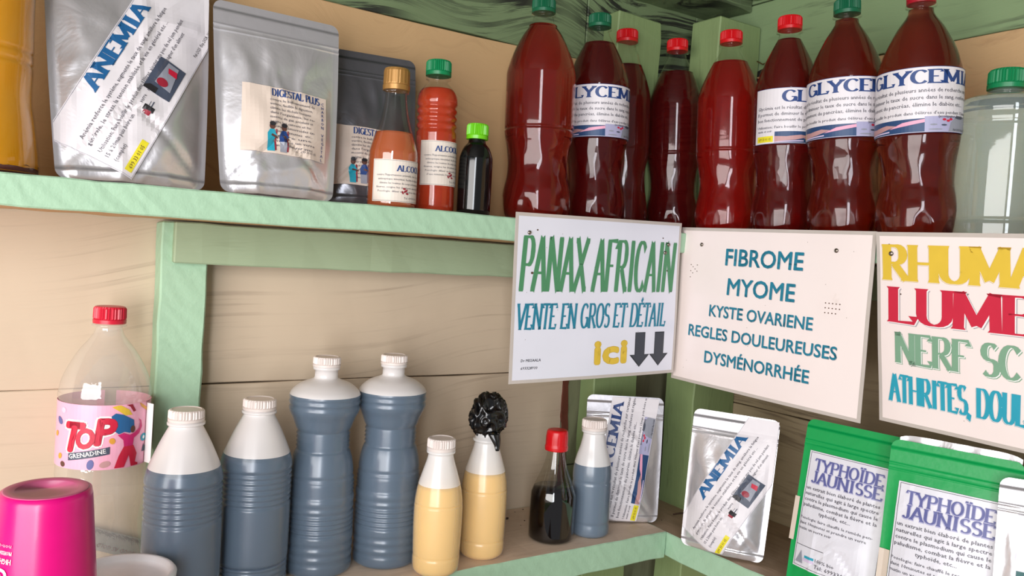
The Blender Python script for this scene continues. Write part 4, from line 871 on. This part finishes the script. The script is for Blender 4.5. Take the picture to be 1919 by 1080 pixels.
for i in range(26): f.ell(random.uniform(-.036, .034), random.uniform(.052, .110), .009, .0038, 'ink_capsule' if i % 3 else 'ink_teal', 2 + i % 3, rot=random.uniform(0, 3))
f.sans('African', -.030, .152, .007, 'ink_photo_grey', shear=.3); f.sans('capsules', -.020, .136, .006, 'ink_slate', shear=.1); f.sans('Typhoïde', -.038, .034, .006, 'ink_slate')
f.cut(.0045, .0045); f.build('lettering', lb, fn)

# black plastic bag stuffed over the open bottle
mb = MB.matrix_basis.to_translation(); top = on_y(914, 783, mb.y)
bm = bmesh.new(); bmesh.ops.create_icosphere(bm, subdivisions=5, radius=1)
for v in bm.verts:
    d = v.co.normalized(); q = Vector((d.x * 1.7, d.y * 1.2, d.z * 1.5)) + Vector((3, 1, 7)); w = noise.noise_vector(q * .8) * .6
    rg = 1 - abs(noise.noise(q * 1.6 + w)) * 2.2; rg2 = 1 - abs(noise.noise(q * 3.6 + w)) * 2
    r = .0215 + .0060 * rg + .0012 * max(0, rg2)
    x, y, z = d.x * r * 1.02, d.y * r * .8, d.z * r * 1.28
    if d.z < -.35: k = 1 - .45 * (-d.z - .35) / .65; x *= k; y *= k
    v.co = (x, y, z)
t = obj('plastic_bag', bm, 'bag_black', None, True); t.location = (top.x, top.y - .002, top.z + .0015); tag(t, 'crumpled black plastic bag plugging the top of a juice bottle', 'bag')
bm = bmesh.new()      # hanging twisted tail
pts = [Vector((0, -.018, -.020)), Vector((.001, -.0215, -.027)), Vector((.002, -.023, -.033)), Vector((.0025, -.0235, -.041))]
rs = [.0085, .0065, .0045, .0025]; rings = []
for p_, r in zip(pts, rs): rings.append([bm.verts.new(p_ + Vector((cos(a) * r * (1 + .2 * sin(3 * a)), sin(a) * r * .5, 0))) for a in [2 * pi * i / 14 for i in range(14)]])
for a, b in zip(rings, rings[1:]):
    for i in range(14): bm.faces.new((a[i], b[i], b[(i + 1) % 14], a[(i + 1) % 14]))
bm.faces.new(rings[-1]); obj('bag_tail', bm, 'bag_black', t, True)

# ------------------------------------------------------------------ small details
def crumb(px, py, r, seed):
    r_ = ray(px, py); p = r_ * ((ZL + r * .5) / r_.z); bm = bmesh.new(); bmesh.ops.create_icosphere(bm, subdivisions=1, radius=r)
    for v in bm.verts: v.co *= 1 + .4 * noise.noise(v.co * 900 + Vector((seed, 0, 0))); v.co.z *= .6
    o = obj('crumb', bm, 'dirt'); o.location = (p.x, p.y, ZL + r * .45); return tag(o, 'tiny brown crumb of dirt on the bare wood of the lower shelf', 'crumb', 'crumbs on the lower shelf')
for i, (a, b, r) in enumerate([(972, 938, .0016), (980, 955, .0012), (965, 960, .0010), (983, 976, .0012), (976, 985, .0010), (950, 972, .0030), (958, 925, .001), (1240, 1035 - 60, .001)]): crumb(a, b, r, i)
r_ = ray(1262, 964); p = r_ * ((ZL + .002) / r_.z)
t = obj('twig', tube([(0, 0, .0015), (.012, -.003, .003), (.024, -.004, .0018), (.034, -.010, .0022)], .0014), 'dirt'); t.location = (p.x, p.y, ZL); tag(t, 'short brown twig on the lower right shelf beside the silver pouch', 'twig')
# wire on the right wall near the post, with the dark gap below
a = on_x(1398, 124, XB - .006); pts = [a + Vector((.0, .06 - i * .012, .0035 * sin(i * 1.3) + (.003 if i % 2 else 0))) for i in range(15)]
tag(obj('wire', tube(pts, .0011), 'wire_metal'), 'thin twisted wire stretched across the corner post at the top', 'wire')
a = on_x(1432, 142, XB - .001)
bm = bmesh.new(); vs = [bm.verts.new((XB - .0012, a.y + .026 * cos(q) * (1 + .2 * sin(3 * q)), a.z + .012 * sin(q) + .001 * sin(5 * q))) for q in [2 * pi * i / 20 for i in range(20)]]; bm.faces.new(vs)
r = bmesh.ops.extrude_face_region(bm, geom=bm.faces[:]); [setattr(v, 'co', v.co + Vector((.003, 0, 0))) for v in r['geom'] if isinstance(v, bmesh.types.BMVert)]
tag(obj('wall_knothole', bm, 'dark_gap'), 'black knot hole in the right wall between the red-capped bottles', 'hole')
sc.cycles.transparent_max_bounces = 24; sc.cycles.max_bounces = 14; sc.cycles.transmission_bounces = 10
sc.cycles.caustics_refractive = True
